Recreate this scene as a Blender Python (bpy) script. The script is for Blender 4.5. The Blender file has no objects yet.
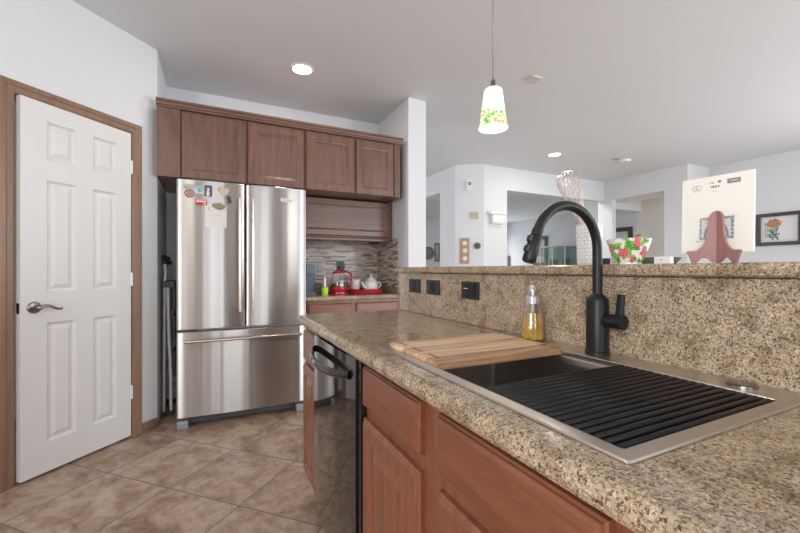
import bpy, bmesh, math, random
from mathutils import Vector, Matrix, noise as mnoise
random.seed(7)
scene = bpy.context.scene
C = scene.collection
PI = math.pi

# ------------------------------------------------------------------ camera
cam_d = bpy.data.cameras.new('camera'); cam = bpy.data.objects.new('camera', cam_d); C.objects.link(cam)
cam.location = (0, 0, 1.14)
cam.rotation_euler = (PI / 2, 0, math.radians(-25.9))
cam_d.sensor_width = 36; cam_d.lens = 383 / 800 * 36; cam_d.shift_y = 3.5 / 800
cam_d.clip_start = 0.02
scene.camera = cam
# ------------------------------------------------------------------ world, lights, exposure
w = bpy.data.worlds.new('world'); scene.world = w; w.use_nodes = True
bg = w.node_tree.nodes['Background']; bg.inputs[0].default_value = (0.80, 0.90, 1.0, 1); bg.inputs[1].default_value = 1.2
scene.view_settings.view_transform = 'Standard'; scene.view_settings.look = 'None'
scene.view_settings.gamma = 1; scene.view_settings.use_curve_mapping = False
scene.view_settings.exposure = -0.22

def area(name, loc, rot, sx, sy, power, col=(1, 1, 1)):
    l = bpy.data.lights.new(name, 'AREA'); l.shape = 'RECTANGLE'; l.size = sx; l.size_y = sy; l.energy = power; l.color = col
    o = bpy.data.objects.new(name, l); C.objects.link(o); o.location = loc; o.rotation_euler = rot
    return o
# added daylight at unseen windows, then unseen fills for the rooms beyond
area('added_rear_daylight', (0.2, -4.42, 1.35), (PI / 2, 0, 0), 1.2, 2.0, 36, (0.94, 0.97, 1.0))  # added source, narrow so the refrigerator reflects a bright streak
area('added_rear_daylight', (3.1, -4.42, 1.35), (PI / 2, 0, 0), 1.0, 2.0, 34, (0.94, 0.97, 1.0))
area('added_dining_daylight', (5.0, -4.42, 1.35), (PI / 2, 0, 0), 1.8, 2.0, 150, (0.92, 0.96, 1.0))  # added daylight, out of view
area('added_kitchen_daylight', (-2.42, -1.9, 1.5), (PI / 2, 0, -PI / 2), 2.4, 1.4, 150, (1.0, 0.97, 0.935))  # added to light the peninsula fronts from the left
area('added_side_daylight', (6.9, -0.8, 1.35), (PI / 2, 0, PI / 2), 3.0, 2.0, 170, (0.92, 0.96, 1.0))  # added daylight, out of view on the right
area('hall_fill_light', (-1.5, 6.8, 1.35), (PI / 2, 0, -PI / 2), 3.0, 2.0, 110, (0.95, 0.98, 1.0))  # added fill for the hall wall, no window here
area('family_room_fill_light', (8.0, 10.25, 1.3), (PI / 2, 0, PI), 1.6, 1.8, 34, (0.93, 0.97, 1.0))  # added unseen fill for the family room, no window here
area('family_room_ceiling_fill', (5.5, 5.6, 2.738), (0, 0, 0), 1.0, 1.0, 46, (0.95, 0.98, 1.0))  # added fill hidden by the header, no real fixture
area('passage_fill_light', (8.55, 3.6, 1.5), (PI / 2, 0, PI * 0.25), 0.5, 1.6, 22, (1.0, 0.95, 0.88))  # added unseen fill to brighten the passage

# ------------------------------------------------------------------ materials
def nt(name):
    m = bpy.data.materials.new(name); m.use_nodes = True
    t = m.node_tree; return m, t, t.nodes['Principled BSDF']
def mat(name, col, rough=0.5, metal=0.0, coat=0.0, trans=0.0, emit=None, es=1.0, bump=0.0, bscale=200.0, var=0.0):
    m, t, b = nt(name)
    b.inputs['Base Color'].default_value = (*col, 1); b.inputs['Roughness'].default_value = rough
    b.inputs['Metallic'].default_value = metal; b.inputs['Coat Weight'].default_value = coat
    b.inputs['Transmission Weight'].default_value = trans
    if emit: b.inputs['Emission Color'].default_value = (*emit, 1); b.inputs['Emission Strength'].default_value = es
    tc = t.nodes.new('ShaderNodeTexCoord'); n = t.nodes.new('ShaderNodeTexNoise')
    n.inputs['Scale'].default_value = bscale; n.inputs['Detail'].default_value = 3
    t.links.new(tc.outputs['Object'], n.inputs['Vector'])
    if bump:
        bp = t.nodes.new('ShaderNodeBump'); bp.inputs['Strength'].default_value = bump; bp.inputs['Distance'].default_value = 0.002
        t.links.new(n.outputs['Fac'], bp.inputs['Height']); t.links.new(bp.outputs['Normal'], b.inputs['Normal'])
    if var:
        mx = t.nodes.new('ShaderNodeMix'); mx.data_type = 'RGBA'
        mx.inputs['A'].default_value = (*[c * (1 - var) for c in col], 1); mx.inputs['B'].default_value = (*[min(1, c * (1 + var)) for c in col], 1)
        t.links.new(n.outputs['Fac'], mx.inputs['Factor']); t.links.new(mx.outputs['Result'], b.inputs['Base Color'])
    return m
def ramp(t, stops, interp='LINEAR'):
    r = t.nodes.new('ShaderNodeValToRGB'); r.color_ramp.interpolation = interp
    e = r.color_ramp.elements
    while len(e) < len(stops): e.new(0.5)
    for i, (p, c) in enumerate(stops): e[i].position = p; e[i].color = (*c, 1)
    return r
def mapping(t, scale=(1, 1, 1), rot=(0, 0, 0), loc=(0, 0, 0), src='Object'):
    tc = t.nodes.new('ShaderNodeTexCoord'); mp = t.nodes.new('ShaderNodeMapping')
    mp.inputs['Scale'].default_value = scale; mp.inputs['Rotation'].default_value = rot; mp.inputs['Location'].default_value = loc
    t.links.new(tc.outputs[src], mp.inputs['Vector']); return mp
def world_pos(t, scale=(1, 1, 1), rot=(0, 0, 0), loc=(0, 0, 0)):
    g = t.nodes.new('ShaderNodeNewGeometry'); mp = t.nodes.new('ShaderNodeMapping')
    mp.inputs['Scale'].default_value = scale; mp.inputs['Rotation'].default_value = rot; mp.inputs['Location'].default_value = loc
    t.links.new(g.outputs['Position'], mp.inputs['Vector']); return mp
def mixc(t, a, b, fac, mode='MIX'):
    mx = t.nodes.new('ShaderNodeMix'); mx.data_type = 'RGBA'; mx.blend_type = mode
    for k, v in (('A', a), ('B', b)):
        if isinstance(v, tuple): mx.inputs[k].default_value = (*v, 1)
        else: t.links.new(v, mx.inputs[k])
    if isinstance(fac, (int, float)): mx.inputs['Factor'].default_value = fac
    else: t.links.new(fac, mx.inputs['Factor'])
    return mx.outputs['Result']

def granite(name):
    m, t, b = nt(name)
    mp = world_pos(t)
    wn = t.nodes.new('ShaderNodeTexNoise'); wn.inputs['Scale'].default_value = 90; wn.inputs['Detail'].default_value = 2
    t.links.new(mp.outputs[0], wn.inputs['Vector'])
    add = t.nodes.new('ShaderNodeMixRGB'); add.blend_type = 'ADD'; add.inputs[0].default_value = 0.004
    t.links.new(mp.outputs[0], add.inputs[1]); t.links.new(wn.outputs['Color'], add.inputs[2])
    v = t.nodes.new('ShaderNodeTexVoronoi'); v.inputs['Scale'].default_value = 300
    t.links.new(add.outputs[0], v.inputs['Vector'])
    sep = t.nodes.new('ShaderNodeSeparateColor'); t.links.new(v.outputs['Color'], sep.inputs[0])
    r = ramp(t, [(0.06, (0.045, 0.030, 0.020)), (0.17, (0.12, 0.078, 0.046)), (0.30, (0.235, 0.16, 0.095)), (0.46, (0.345, 0.25, 0.16)),
                 (0.64, (0.45, 0.36, 0.26)), (0.78, (0.35, 0.305, 0.25)), (0.90, (0.60, 0.53, 0.44))])
    vf = t.nodes.new('ShaderNodeTexVoronoi'); vf.inputs['Scale'].default_value = 620
    t.links.new(add.outputs[0], vf.inputs['Vector'])
    sf = t.nodes.new('ShaderNodeSeparateColor'); t.links.new(vf.outputs['Color'], sf.inputs[0])
    av = t.nodes.new('ShaderNodeMix'); av.inputs[0].default_value = 0.42
    t.links.new(sep.outputs[0], av.inputs[2]); t.links.new(sf.outputs[0], av.inputs[3])
    t.links.new(av.outputs[0], r.inputs[0])
    n2 = t.nodes.new('ShaderNodeTexNoise'); n2.inputs['Scale'].default_value = 22; n2.inputs['Detail'].default_value = 4
    t.links.new(mp.outputs[0], n2.inputs['Vector'])
    r2 = ramp(t, [(0.34, (0.62, 0.54, 0.46)), (0.5, (1, 1, 1)), (0.68, (1.16, 1.10, 1.04))])
    t.links.new(n2.outputs['Fac'], r2.inputs[0])
    c = mixc(t, r.outputs[0], r2.outputs[0], 0.8, 'MULTIPLY')
    n3 = t.nodes.new('ShaderNodeTexNoise'); n3.inputs['Scale'].default_value = 160; n3.inputs['Detail'].default_value = 2
    t.links.new(mp.outputs[0], n3.inputs['Vector'])
    r3 = ramp(t, [(0.63, (0, 0, 0)), (0.70, (1, 1, 1))]); t.links.new(n3.outputs['Fac'], r3.inputs[0])
    c = mixc(t, c, (0.085, 0.062, 0.044), r3.outputs[0])
    t.links.new(c, b.inputs['Base Color'])
    b.inputs['Roughness'].default_value = 0.13; b.inputs['Specular IOR Level'].default_value = 0.45
    return m
def wood(name, dark, light, grain='Z', rough=0.33, coat=0.25, fine=1.0):
    m, t, b = nt(name)
    s = {'X': (1.2, 16, 16), 'Y': (16, 1.2, 16), 'Z': (16, 16, 1.2)}[grain]
    mp = mapping(t, tuple(k * fine for k in s))
    n = t.nodes.new('ShaderNodeTexNoise'); n.inputs['Scale'].default_value = 2.2; n.inputs['Detail'].default_value = 6; n.inputs['Distortion'].default_value = 0.6
    t.links.new(mp.outputs[0], n.inputs['Vector'])
    r = ramp(t, [(0.28, dark), (0.52, tuple((a + c) / 2 for a, c in zip(dark, light))), (0.75, light)])
    t.links.new(n.outputs['Fac'], r.inputs[0])
    mp2 = mapping(t, tuple(k * fine * 7 for k in s))
    n2 = t.nodes.new('ShaderNodeTexNoise'); n2.inputs['Scale'].default_value = 3; n2.inputs['Detail'].default_value = 3
    t.links.new(mp2.outputs[0], n2.inputs['Vector'])
    r2 = ramp(t, [(0.35, (0.78, 0.74, 0.72)), (0.55, (1, 1, 1))]); t.links.new(n2.outputs['Fac'], r2.inputs[0])
    c = mixc(t, r.outputs[0], r2.outputs[0], 0.6, 'MULTIPLY')
    t.links.new(c, b.inputs['Base Color'])
    b.inputs['Roughness'].default_value = rough; b.inputs['Coat Weight'].default_value = coat; b.inputs['Coat Roughness'].default_value = 0.28
    return m
def steel(name, col=(0.60, 0.585, 0.57), rough=0.27, axis='Z', streak=0.12, aniso=0.0, rot=0.0):
    m, t, b = nt(name)
    s = {'Z': (8, 8, 0.05), 'X': (0.6, 260, 260), 'Y': (260, 0.6, 260)}[axis]
    mp = mapping(t, s)
    n = t.nodes.new('ShaderNodeTexNoise'); n.inputs['Scale'].default_value = 1.0; n.inputs['Detail'].default_value = 2
    t.links.new(mp.outputs[0], n.inputs['Vector'])
    b.inputs['Base Color'].default_value = (*col, 1); b.inputs['Metallic'].default_value = 1; b.inputs['Roughness'].default_value = rough
    bp = t.nodes.new('ShaderNodeBump'); bp.inputs['Strength'].default_value = streak; bp.inputs['Distance'].default_value = 0.01
    t.links.new(n.outputs['Fac'], bp.inputs['Height']); t.links.new(bp.outputs['Normal'], b.inputs['Normal'])
    if aniso:
        b.inputs['Anisotropic'].default_value = aniso; b.inputs['Anisotropic Rotation'].default_value = rot
        tg = t.nodes.new('ShaderNodeTangent'); tg.direction_type = 'RADIAL'; tg.axis = 'Z'
        t.links.new(tg.outputs[0], b.inputs['Tangent'])
    return m
def floor_mat(name):
    m, t, b = nt(name)
    P, Q, S = 1.4955, 1.341, 0.4567                     # tile lines run on both diagonals
    g = t.nodes.new('ShaderNodeNewGeometry'); sp = t.nodes.new('ShaderNodeSeparateXYZ'); t.links.new(g.outputs['Position'], sp.inputs[0])
    def M(op, a, c=None):
        k = t.nodes.new('ShaderNodeMath'); k.operation = op
        for i, vv in enumerate((a, c)):
            if vv is None: continue
            if isinstance(vv, (int, float)): k.inputs[i].default_value = vv
            else: t.links.new(vv, k.inputs[i])
        return k.outputs[0]
    p = M('DIVIDE', M('SUBTRACT', M('MULTIPLY', M('ADD', sp.outputs[0], sp.outputs[1]), 0.70711), P), S)
    q = M('DIVIDE', M('SUBTRACT', M('MULTIPLY', M('SUBTRACT', sp.outputs[1], sp.outputs[0]), 0.70711), Q), S)
    def line(x):
        f = M('FRACT', x); d = M('MINIMUM', f, M('SUBTRACT', 1.0, f)); return d
    dmin = M('MINIMUM', line(p), line(q))
    gr = M('LESS_THAN', dmin, 0.0085)
    cid = t.nodes.new('ShaderNodeCombineXYZ'); t.links.new(M('FLOOR', p), cid.inputs[0]); t.links.new(M('FLOOR', q), cid.inputs[1])
    wn = t.nodes.new('ShaderNodeTexWhiteNoise'); t.links.new(cid.outputs[0], wn.inputs['Vector'])
    off = t.nodes.new('ShaderNodeVectorMath'); off.operation = 'SCALE'; off.inputs['Scale'].default_value = 7.0
    t.links.new(wn.outputs['Color'], off.inputs[0])
    addv = t.nodes.new('ShaderNodeVectorMath'); addv.operation = 'ADD'
    rot = world_pos(t, (1.0, 0.85, 1.0), (0, 0, math.radians(20)))
    t.links.new(rot.outputs[0], addv.inputs[0]); t.links.new(off.outputs[0], addv.inputs[1])
    n = t.nodes.new('ShaderNodeTexNoise'); n.inputs['Scale'].default_value = 7.0; n.inputs['Detail'].default_value = 12; n.inputs['Roughness'].default_value = 0.76; n.inputs['Distortion'].default_value = 0.35
    t.links.new(addv.outputs[0], n.inputs['Vector'])
    r = ramp(t, [(0.34, (0.155, 0.085, 0.055)), (0.42, (0.295, 0.19, 0.13)), (0.52, (0.43, 0.305, 0.222)), (0.63, (0.54, 0.425, 0.335))])
    t.links.new(n.outputs['Fac'], r.inputs[0])
    c = mixc(t, r.outputs[0], (0.20, 0.145, 0.105), gr)
    t.links.new(c, b.inputs['Base Color'])
    rr = ramp(t, [(0.3, (0.42,) * 3), (0.7, (0.30,) * 3)]); t.links.new(n.outputs['Fac'], rr.inputs[0])
    t.links.new(rr.outputs[0], b.inputs['Roughness'])
    h = M('SUBTRACT', M('MULTIPLY', n.outputs['Fac'], 0.35), gr)
    bp = t.nodes.new('ShaderNodeBump'); bp.inputs['Strength'].default_value = 0.35; bp.inputs['Distance'].default_value = 0.003
    t.links.new(h, bp.inputs['Height']); t.links.new(bp.outputs['Normal'], b.inputs['Normal'])
    return m
def mosaic(name, horiz):
    m, t, b = nt(name)
    g = t.nodes.new('ShaderNodeNewGeometry'); sp = t.nodes.new('ShaderNodeSeparateXYZ'); t.links.new(g.outputs['Position'], sp.inputs[0])
    cb = t.nodes.new('ShaderNodeCombineXYZ'); t.links.new(sp.outputs[horiz], cb.inputs[0]); t.links.new(sp.outputs[2], cb.inputs[1])
    br = t.nodes.new('ShaderNodeTexBrick'); br.offset = 0.37; br.offset_frequency = 2; br.squash = 0.6; br.squash_frequency = 3
    br.inputs['Scale'].default_value = 1; br.inputs['Brick Width'].default_value = 0.13; br.inputs['Row Height'].default_value = 0.0155
    br.inputs['Mortar Size'].default_value = 0.0011; br.inputs['Bias'].default_value = 0.0
    br.inputs['Color1'].default_value = (0, 0, 0, 1); br.inputs['Color2'].default_value = (1, 1, 1, 1); br.inputs['Mortar'].default_value = (0.5, 0.5, 0.5, 1)
    t.links.new(cb.outputs[0], br.inputs['Vector'])
    r = ramp(t, [(0.0, (0.17, 0.12, 0.10)), (0.16, (0.29, 0.215, 0.175)), (0.34, (0.50, 0.41, 0.34)), (0.55, (0.64, 0.55, 0.47)), (0.75, (0.44, 0.39, 0.35)), (0.9, (0.58, 0.48, 0.40))], 'CONSTANT')
    t.links.new(br.outputs['Color'], r.inputs[0])
    c = mixc(t, r.outputs[0], (0.36, 0.32, 0.28), br.outputs['Fac'])
    t.links.new(c, b.inputs['Base Color']); b.inputs['Roughness'].default_value = 0.22
    bp = t.nodes.new('ShaderNodeBump'); bp.inputs['Strength'].default_value = 0.5; bp.inputs['Distance'].default_value = 0.002; bp.invert = True
    t.links.new(br.outputs['Fac'], bp.inputs['Height']); t.links.new(bp.outputs['Normal'], b.inputs['Normal'])
    return m
def painted(name, rough=0.4, emit=0.0, coat=0.0):
    m, t, b = nt(name)
    a = t.nodes.new('ShaderNodeVertexColor'); a.layer_name = 'paint'
    t.links.new(a.outputs[0], b.inputs['Base Color']); b.inputs['Roughness'].default_value = rough; b.inputs['Coat Weight'].default_value = coat
    if emit: t.links.new(a.outputs[0], b.inputs['Emission Color']); b.inputs['Emission Strength'].default_value = emit
    return m
def board_wood(name):
    m, t, b = nt(name)
    g = t.nodes.new('ShaderNodeNewGeometry'); sp = t.nodes.new('ShaderNodeSeparateXYZ'); t.links.new(g.outputs['Position'], sp.inputs[0])
    k = t.nodes.new('ShaderNodeMath'); k.operation = 'MULTIPLY'; k.inputs[1].default_value = 1 / 0.062; t.links.new(sp.outputs[1], k.inputs[0])
    fl = t.nodes.new('ShaderNodeMath'); fl.operation = 'FLOOR'; t.links.new(k.outputs[0], fl.inputs[0])
    wn = t.nodes.new('ShaderNodeTexWhiteNoise'); wn.noise_dimensions = '1D'; t.links.new(fl.outputs[0], wn.inputs['W'])
    mp = world_pos(t, (2.0, 26, 26))
    n = t.nodes.new('ShaderNodeTexNoise'); n.inputs['Scale'].default_value = 2.2; n.inputs['Detail'].default_value = 5; n.inputs['Distortion'].default_value = 0.8
    t.links.new(mp.outputs[0], n.inputs['Vector'])
    sm = t.nodes.new('ShaderNodeMath'); sm.operation = 'MULTIPLY_ADD'; sm.inputs[1].default_value = 0.45
    t.links.new(wn.outputs[0], sm.inputs[0]); t.links.new(n.outputs['Fac'], sm.inputs[2])
    r = ramp(t, [(0.40, (0.23, 0.125, 0.068)), (0.58, (0.40, 0.235, 0.135)), (0.80, (0.53, 0.345, 0.21)), (1.02, (0.68, 0.50, 0.33))])
    t.links.new(sm.outputs[0], r.inputs[0]); t.links.new(r.outputs[0], b.inputs['Base Color']); b.inputs['Roughness'].default_value = 0.42
    return m

WALL = mat('wall paint', (0.70, 0.715, 0.74), 0.7, bump=0.06, bscale=160)
CEIL = mat('ceiling paint', (0.735, 0.765, 0.80), 0.8, bump=0.08, bscale=120)
FLOOR = floor_mat('stone look floor tile')
LIVFLOOR = mat('beige carpet', (0.42, 0.36, 0.30), 0.95, bump=0.3, bscale=300, var=0.15)
WHITE = mat('white door paint', (0.70, 0.70, 0.70), 0.45, bump=0.05, bscale=60)
WPLASTIC = mat('white plastic', (0.80, 0.80, 0.79), 0.35)
CASING = wood('tan door casing wood', (0.205, 0.115, 0.07), (0.29, 0.17, 0.108), 'Z', 0.4, 0.1)
CASINGH = wood('tan door casing wood crosswise', (0.205, 0.115, 0.07), (0.29, 0.17, 0.108), 'X', 0.4, 0.1)
DK, LT = (0.145, 0.047, 0.022), (0.270, 0.098, 0.048)
WOODV = wood('cherry cabinet wood upright grain', DK, LT, 'Z')
WOODX = wood('cherry cabinet wood grain along x', DK, LT, 'X')
WOODY = wood('cherry cabinet wood grain along y', DK, LT, 'Y')
WALLCAB = wood('hazed wall cabinet wood upright grain', (0.115, 0.054, 0.038), (0.205, 0.108, 0.079), 'Z')  # cabinet wood greyed and darkened: haze is put into the colour
WALLCABX = wood('hazed wall cabinet wood level grain', (0.115, 0.054, 0.038), (0.205, 0.108, 0.079), 'X')
GRAN = granite('speckled tan granite')
STEEL = steel('brushed stainless fridge', (0.50, 0.485, 0.475), 0.30, 'Z', 0.32, 0.97, 0.25)
SINKST = steel('brushed stainless sink', (0.62, 0.58, 0.54), 0.30, 'Y', 0.06)
BASINST = steel('dark brushed basin', (0.52, 0.49, 0.46), 0.36, 'X', 0.06)
BRONZE = mat('warm steel handle', (0.56, 0.47, 0.41), 0.22, 1.0)
CHROME = mat('chrome', (0.72, 0.72, 0.72), 0.12, 1.0)
NICKEL = mat('satin nickel', (0.27, 0.26, 0.255), 0.25, 1.0)
BLACK = mat('black plastic', (0.012, 0.012, 0.013), 0.4)
MBLACK = mat('matte black metal', (0.009, 0.0095, 0.011), 0.40, 0.0, bump=0.02)
GBLACK = mat('glossy black appliance', (0.008, 0.008, 0.008), 0.06, 0.0, coat=0.5)
SILIC = mat('black silicone', (0.006, 0.0065, 0.008), 0.40)
for k_ in (MBLACK, SILIC): k_.node_tree.nodes['Principled BSDF'].inputs['Specular IOR Level'].default_value = 0.32
DGREY = mat('dark grey plastic', (0.06, 0.062, 0.066), 0.45)
GREY = mat('grey plastic', (0.26, 0.27, 0.29), 0.4)
FGREY = mat('grey painted steel', (0.20, 0.20, 0.205), 0.45)
LGREY = mat('light grey aluminium', (0.76, 0.77, 0.78), 0.4, 0.2)
TILEB = mosaic('linear mosaic tile', 0)
TILES = mosaic('linear mosaic tile on side', 1)
RED = mat('glossy red enamel', (0.40, 0.012, 0.025), 0.2, coat=0.4)
CERAM = mat('cream ceramic', (0.74, 0.70, 0.64), 0.2, coat=0.3, var=0.05, bscale=60)
WCERAM = mat('white ceramic', (0.82, 0.82, 0.80), 0.3, coat=0.3)
GREEN = mat('bright green plastic', (0.38, 0.62, 0.02), 0.25)
BLUEG = mat('slate blue plastic', (0.085, 0.105, 0.145), 0.35)
GLASS = mat('clear glass', (1, 1, 1), 0.02, trans=1.0)
AMBER = mat('amber soap', (1.0, 0.62, 0.07), 0.05, trans=0.55)
PAINT = painted('painted print', 0.45)
GLAZE = painted('painted glaze', 0.18, coat=0.4)
BOARD = board_wood('acacia board')
MAUVE = wood('mauve stained wood', (0.30, 0.145, 0.14), (0.37, 0.19, 0.18), 'Z', 0.5, 0.0)
PLAQUE = wood('light plaque wood', (0.42, 0.24, 0.17), (0.52, 0.32, 0.23), 'Z', 0.5, 0.0)
DFRAME = mat('dark picture frame', (0.035, 0.03, 0.03), 0.35)
BFRAME = mat('brown picture frame', (0.075, 0.05, 0.038), 0.4)
GOLDW = mat('beige plate', (0.52, 0.45, 0.30), 0.4)
WIRE = mat('polished copper tinted wire', (0.78, 0.66, 0.62), 0.18, 1.0)
LAMPON = mat('lit lamp lens', (1, 1, 1), 0.4, emit=(1.0, 0.96, 0.90), es=14)
PAPER = mat('off white paper', (0.66, 0.63, 0.60), 0.7)

# ------------------------------------------------------------------ mesh helpers
def vec(p): return Vector(p)
def box(bm, x0, x1, y0, y1, z0, z1, bev=0.0, seg=2):
    vs = [bm.verts.new((x, y, z)) for z in (z0, z1) for y in (y0, y1) for x in (x0, x1)]
    fs = [bm.faces.new([vs[i] for i in q]) for q in ((0, 2, 3, 1), (4, 5, 7, 6), (0, 1, 5, 4), (2, 6, 7, 3), (0, 4, 6, 2), (1, 3, 7, 5))]
    if bev > 0:
        es = list({e for f in fs for e in f.edges})
        bmesh.ops.bevel(bm, geom=es, offset=bev, segments=seg, profile=0.5, affect='EDGES')
def frame_axes(d):
    d = d.normalized(); a = Vector((0, 0, 1)) if abs(d.z) < 0.9 else Vector((1, 0, 0))
    x = d.cross(a).normalized(); y = d.cross(x).normalized(); return x, y
def tube(bm, pts, r, seg=12, caps=True, sx=1.0, sy=1.0, up=None):
    pts = [vec(p) for p in pts]; n = len(pts)
    rs = r if isinstance(r, (list, tuple)) else [r] * n
    rings = []; px = None
    for i, p in enumerate(pts):
        d = (pts[min(i + 1, n - 1)] - pts[max(i - 1, 0)]).normalized()
        if up is not None: x = d.cross(vec(up)).normalized()
        elif px is None: x, _ = frame_axes(d)
        else: x = (px - d * px.dot(d)).normalized()
        px = x; y = d.cross(x)
        rings.append([bm.verts.new(p + (x * math.cos(a) * sx + y * math.sin(a) * sy) * rs[i]) for a in [2 * PI * k / seg for k in range(seg)]])
    for a, b in zip(rings, rings[1:]):
        for k in range(seg):
            f = bm.faces.new((a[k], a[(k + 1) % seg], b[(k + 1) % seg], b[k])); f.smooth = True
    if caps:
        bm.faces.new(list(reversed(rings[0]))); bm.faces.new(rings[-1])
def cyl(bm, a, b, r, seg=24, r2=None): tube(bm, [a, b], [r, r if r2 is None else r2], seg)
def lathe(bm, c, prof, seg=32, sx=1.0, sy=1.0, power=2.0, axis=None, cap0=True, cap1=True):
    c = vec(c); rings = []
    for (r, z) in prof:
        ring = []
        for k in range(seg):
            a = 2 * PI * k / seg; ca, sa = math.cos(a), math.sin(a)
            if power != 2.0:
                q = (abs(ca) ** power + abs(sa) ** power) ** (-1 / power); ca *= q; sa *= q
            p = Vector((ca * r * sx, sa * r * sy, z))
            if axis is not None: p = axis @ p
            ring.append(bm.verts.new(c + p))
        rings.append(ring)
    for a, b in zip(rings, rings[1:]):
        for k in range(seg):
            f = bm.faces.new((a[k], a[(k + 1) % seg], b[(k + 1) % seg], b[k])); f.smooth = True
    if cap0: bm.faces.new(list(reversed(rings[0])))
    if cap1: bm.faces.new(rings[-1])
def prism(bm, poly, o, u, v, n, t):
    # polygon in the (u, v) plane at o, extruded t along n
    o, u, v, n = vec(o), vec(u), vec(v), vec(n)
    A = [bm.verts.new(o + u * a + v * b) for a, b in poly]; B = [bm.verts.new(o + u * a + v * b + n * t) for a, b in poly]
    k = len(poly); bm.faces.new(A); bm.faces.new(list(reversed(B)))
    for i in range(k): bm.faces.new((A[i], B[i], B[(i + 1) % k], A[(i + 1) % k]))
def rrect(x0, x1, y0, y1, r, n=5):
    out = []
    for cx, cy, a0 in ((x1 - r, y1 - r, 0), (x0 + r, y1 - r, 90), (x0 + r, y0 + r, 180), (x1 - r, y0 + r, 270)):
        for k in range(n + 1):
            a = math.radians(a0 + 90 * k / n); out.append((cx + r * math.cos(a), cy + r * math.sin(a)))
    return out
def loft(bm, rings, smooth=False, cap0=False, cap1=False):
    R = [[bm.verts.new(p) for p in r] for r in rings]; k = len(R[0])
    for a, b in zip(R, R[1:]):
        for i in range(k):
            f = bm.faces.new((a[i], a[(i + 1) % k], b[(i + 1) % k], b[i])); f.smooth = smooth
    if cap0: bm.faces.new(list(reversed(R[0])))
    if cap1: bm.faces.new(R[-1])
def panel(bm, o, u, v, n, w, h, rings, t):
    # a cabinet front: outer rectangle w x h, thickness t (o is on the back face), then nested rectangles (inset, height above the back)
    o, u, v, n = vec(o), vec(u), vec(v), vec(n)
    def rect(i, d): return [o + u * i + v * i + n * d, o + u * (w - i) + v * i + n * d, o + u * (w - i) + v * (h - i) + n * d, o + u * i + v * (h - i) + n * d]
    loft(bm, [rect(0, 0), rect(0, t - 0.009), rect(0.0035, t - 0.006)] + [rect(i, d) for i, d in rings], cap0=True, cap1=True)
RAISED = lambda t: [(0.008, t - 0.004), (0.013, t), (0.048, t), (0.052, t - 0.008), (0.058, t - 0.013), (0.064, t - 0.013), (0.092, t - 0.002)]
SHAKER = lambda t: [(0.006, t), (0.060, t), (0.064, t - 0.004), (0.072, t - 0.006), (0.076, t - 0.010)]
SLAB = lambda t: [(0.005, t - 0.0025), (0.008, t - 0.0025), (0.013, t), (0.020, t)]

def link(o, parent=None):
    C.objects.link(o)
    if parent: o.parent = parent
def wloc(o):
    l = Vector((0, 0, 0))
    while o: l += o.location; o = o.parent
    return l
def obj(name, bm, m, parent=None, origin=None, smooth=False):
    bmesh.ops.recalc_face_normals(bm, faces=bm.faces)
    for e in bm.edges:
        if len(e.link_faces) == 2 and e.calc_face_angle(0) > 0.6: e.smooth = False
    if origin is None and parent is None:
        xs = [v.co for v in bm.verts]
        origin = ((min(p.x for p in xs) + max(p.x for p in xs)) / 2, (min(p.y for p in xs) + max(p.y for p in xs)) / 2, min(p.z for p in xs))
    base = wloc(parent) if parent else Vector((0, 0, 0))
    if origin is None: origin = base
    origin = vec(origin)
    for v in bm.verts: v.co -= origin
    if smooth:
        for f in bm.faces: f.smooth = True
    me = bpy.data.meshes.new(name); bm.to_mesh(me); bm.free()
    for k in (m if isinstance(m, (list, tuple)) else [m]): me.materials.append(k)
    o = bpy.data.objects.new(name, me); o.location = origin - base; link(o, parent)
    return o
def B(): return bmesh.new()
def tag(o, label, cat, group=None, kind=None):
    o['label'] = label; o['category'] = cat
    if group: o['group'] = group
    if kind: o['kind'] = kind
    return o
def thing(name, loc, label, cat, group=None):
    o = bpy.data.objects.new(name, None); o.empty_display_size = 0.05; C.objects.link(o); o.location = loc
    return tag(o, label, cat, group)
def struct(name, bm, m, parent=None):
    o = obj(name, bm, m, parent, origin=(0, 0, 0) if parent is None else None); o['kind'] = 'structure'; return o
def dup(root, loc, label=None):
    r = root.copy(); C.objects.link(r); r.location = loc
    if label: r['label'] = label
    for ch in list(root.children):
        c = ch.copy(); C.objects.link(c); c.parent = r
        for g in ch.children:
            d = g.copy(); C.objects.link(d); d.parent = c
    return r
def paint_grid(name, o, u, v, n, w, h, nx, ny, fn, t, m=None, parent=None):
    # a flat print with its own thickness: a fine grid of coloured cells in front, box behind
    bm = B(); col = bm.loops.layers.float_color.new('paint')
    o, u, v, n = vec(o), vec(u), vec(v), vec(n)
    V = [[bm.verts.new(o + u * (w * i / nx) + v * (h * j / ny) + n * t) for i in range(nx + 1)] for j in range(ny + 1)]
    for j in range(ny):
        for i in range(nx):
            f = bm.faces.new((V[j][i], V[j][i + 1], V[j + 1][i + 1], V[j + 1][i]))
            c = fn((i + .5) / nx, (j + .5) / ny)
            for l in f.loops: l[col] = (*c, 1)
    bk = [bm.verts.new(o + u * a + v * b) for a, b in ((0, 0), (w, 0), (w, h), (0, h))]
    side = [[V[0][i] for i in range(nx + 1)], [V[j][nx] for j in range(ny + 1)], [V[ny][i] for i in range(nx, -1, -1)], [V[j][0] for j in range(ny, -1, -1)]]
    fs = [bm.faces.new(list(reversed(bk)))]
    for k in range(4): fs.append(bm.faces.new([bk[k], bk[(k + 1) % 4]] + list(reversed(side[k]))))
    c = fn(0.001, 0.001)
    for f in fs:
        for l in f.loops: l[col] = (*c, 1)
    return obj(name, bm, m or PAINT, parent, origin=None if parent else tuple(o))
X, Y, Z = Vector((1, 0, 0)), Vector((0, 1, 0)), Vector((0, 0, 1))

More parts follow.
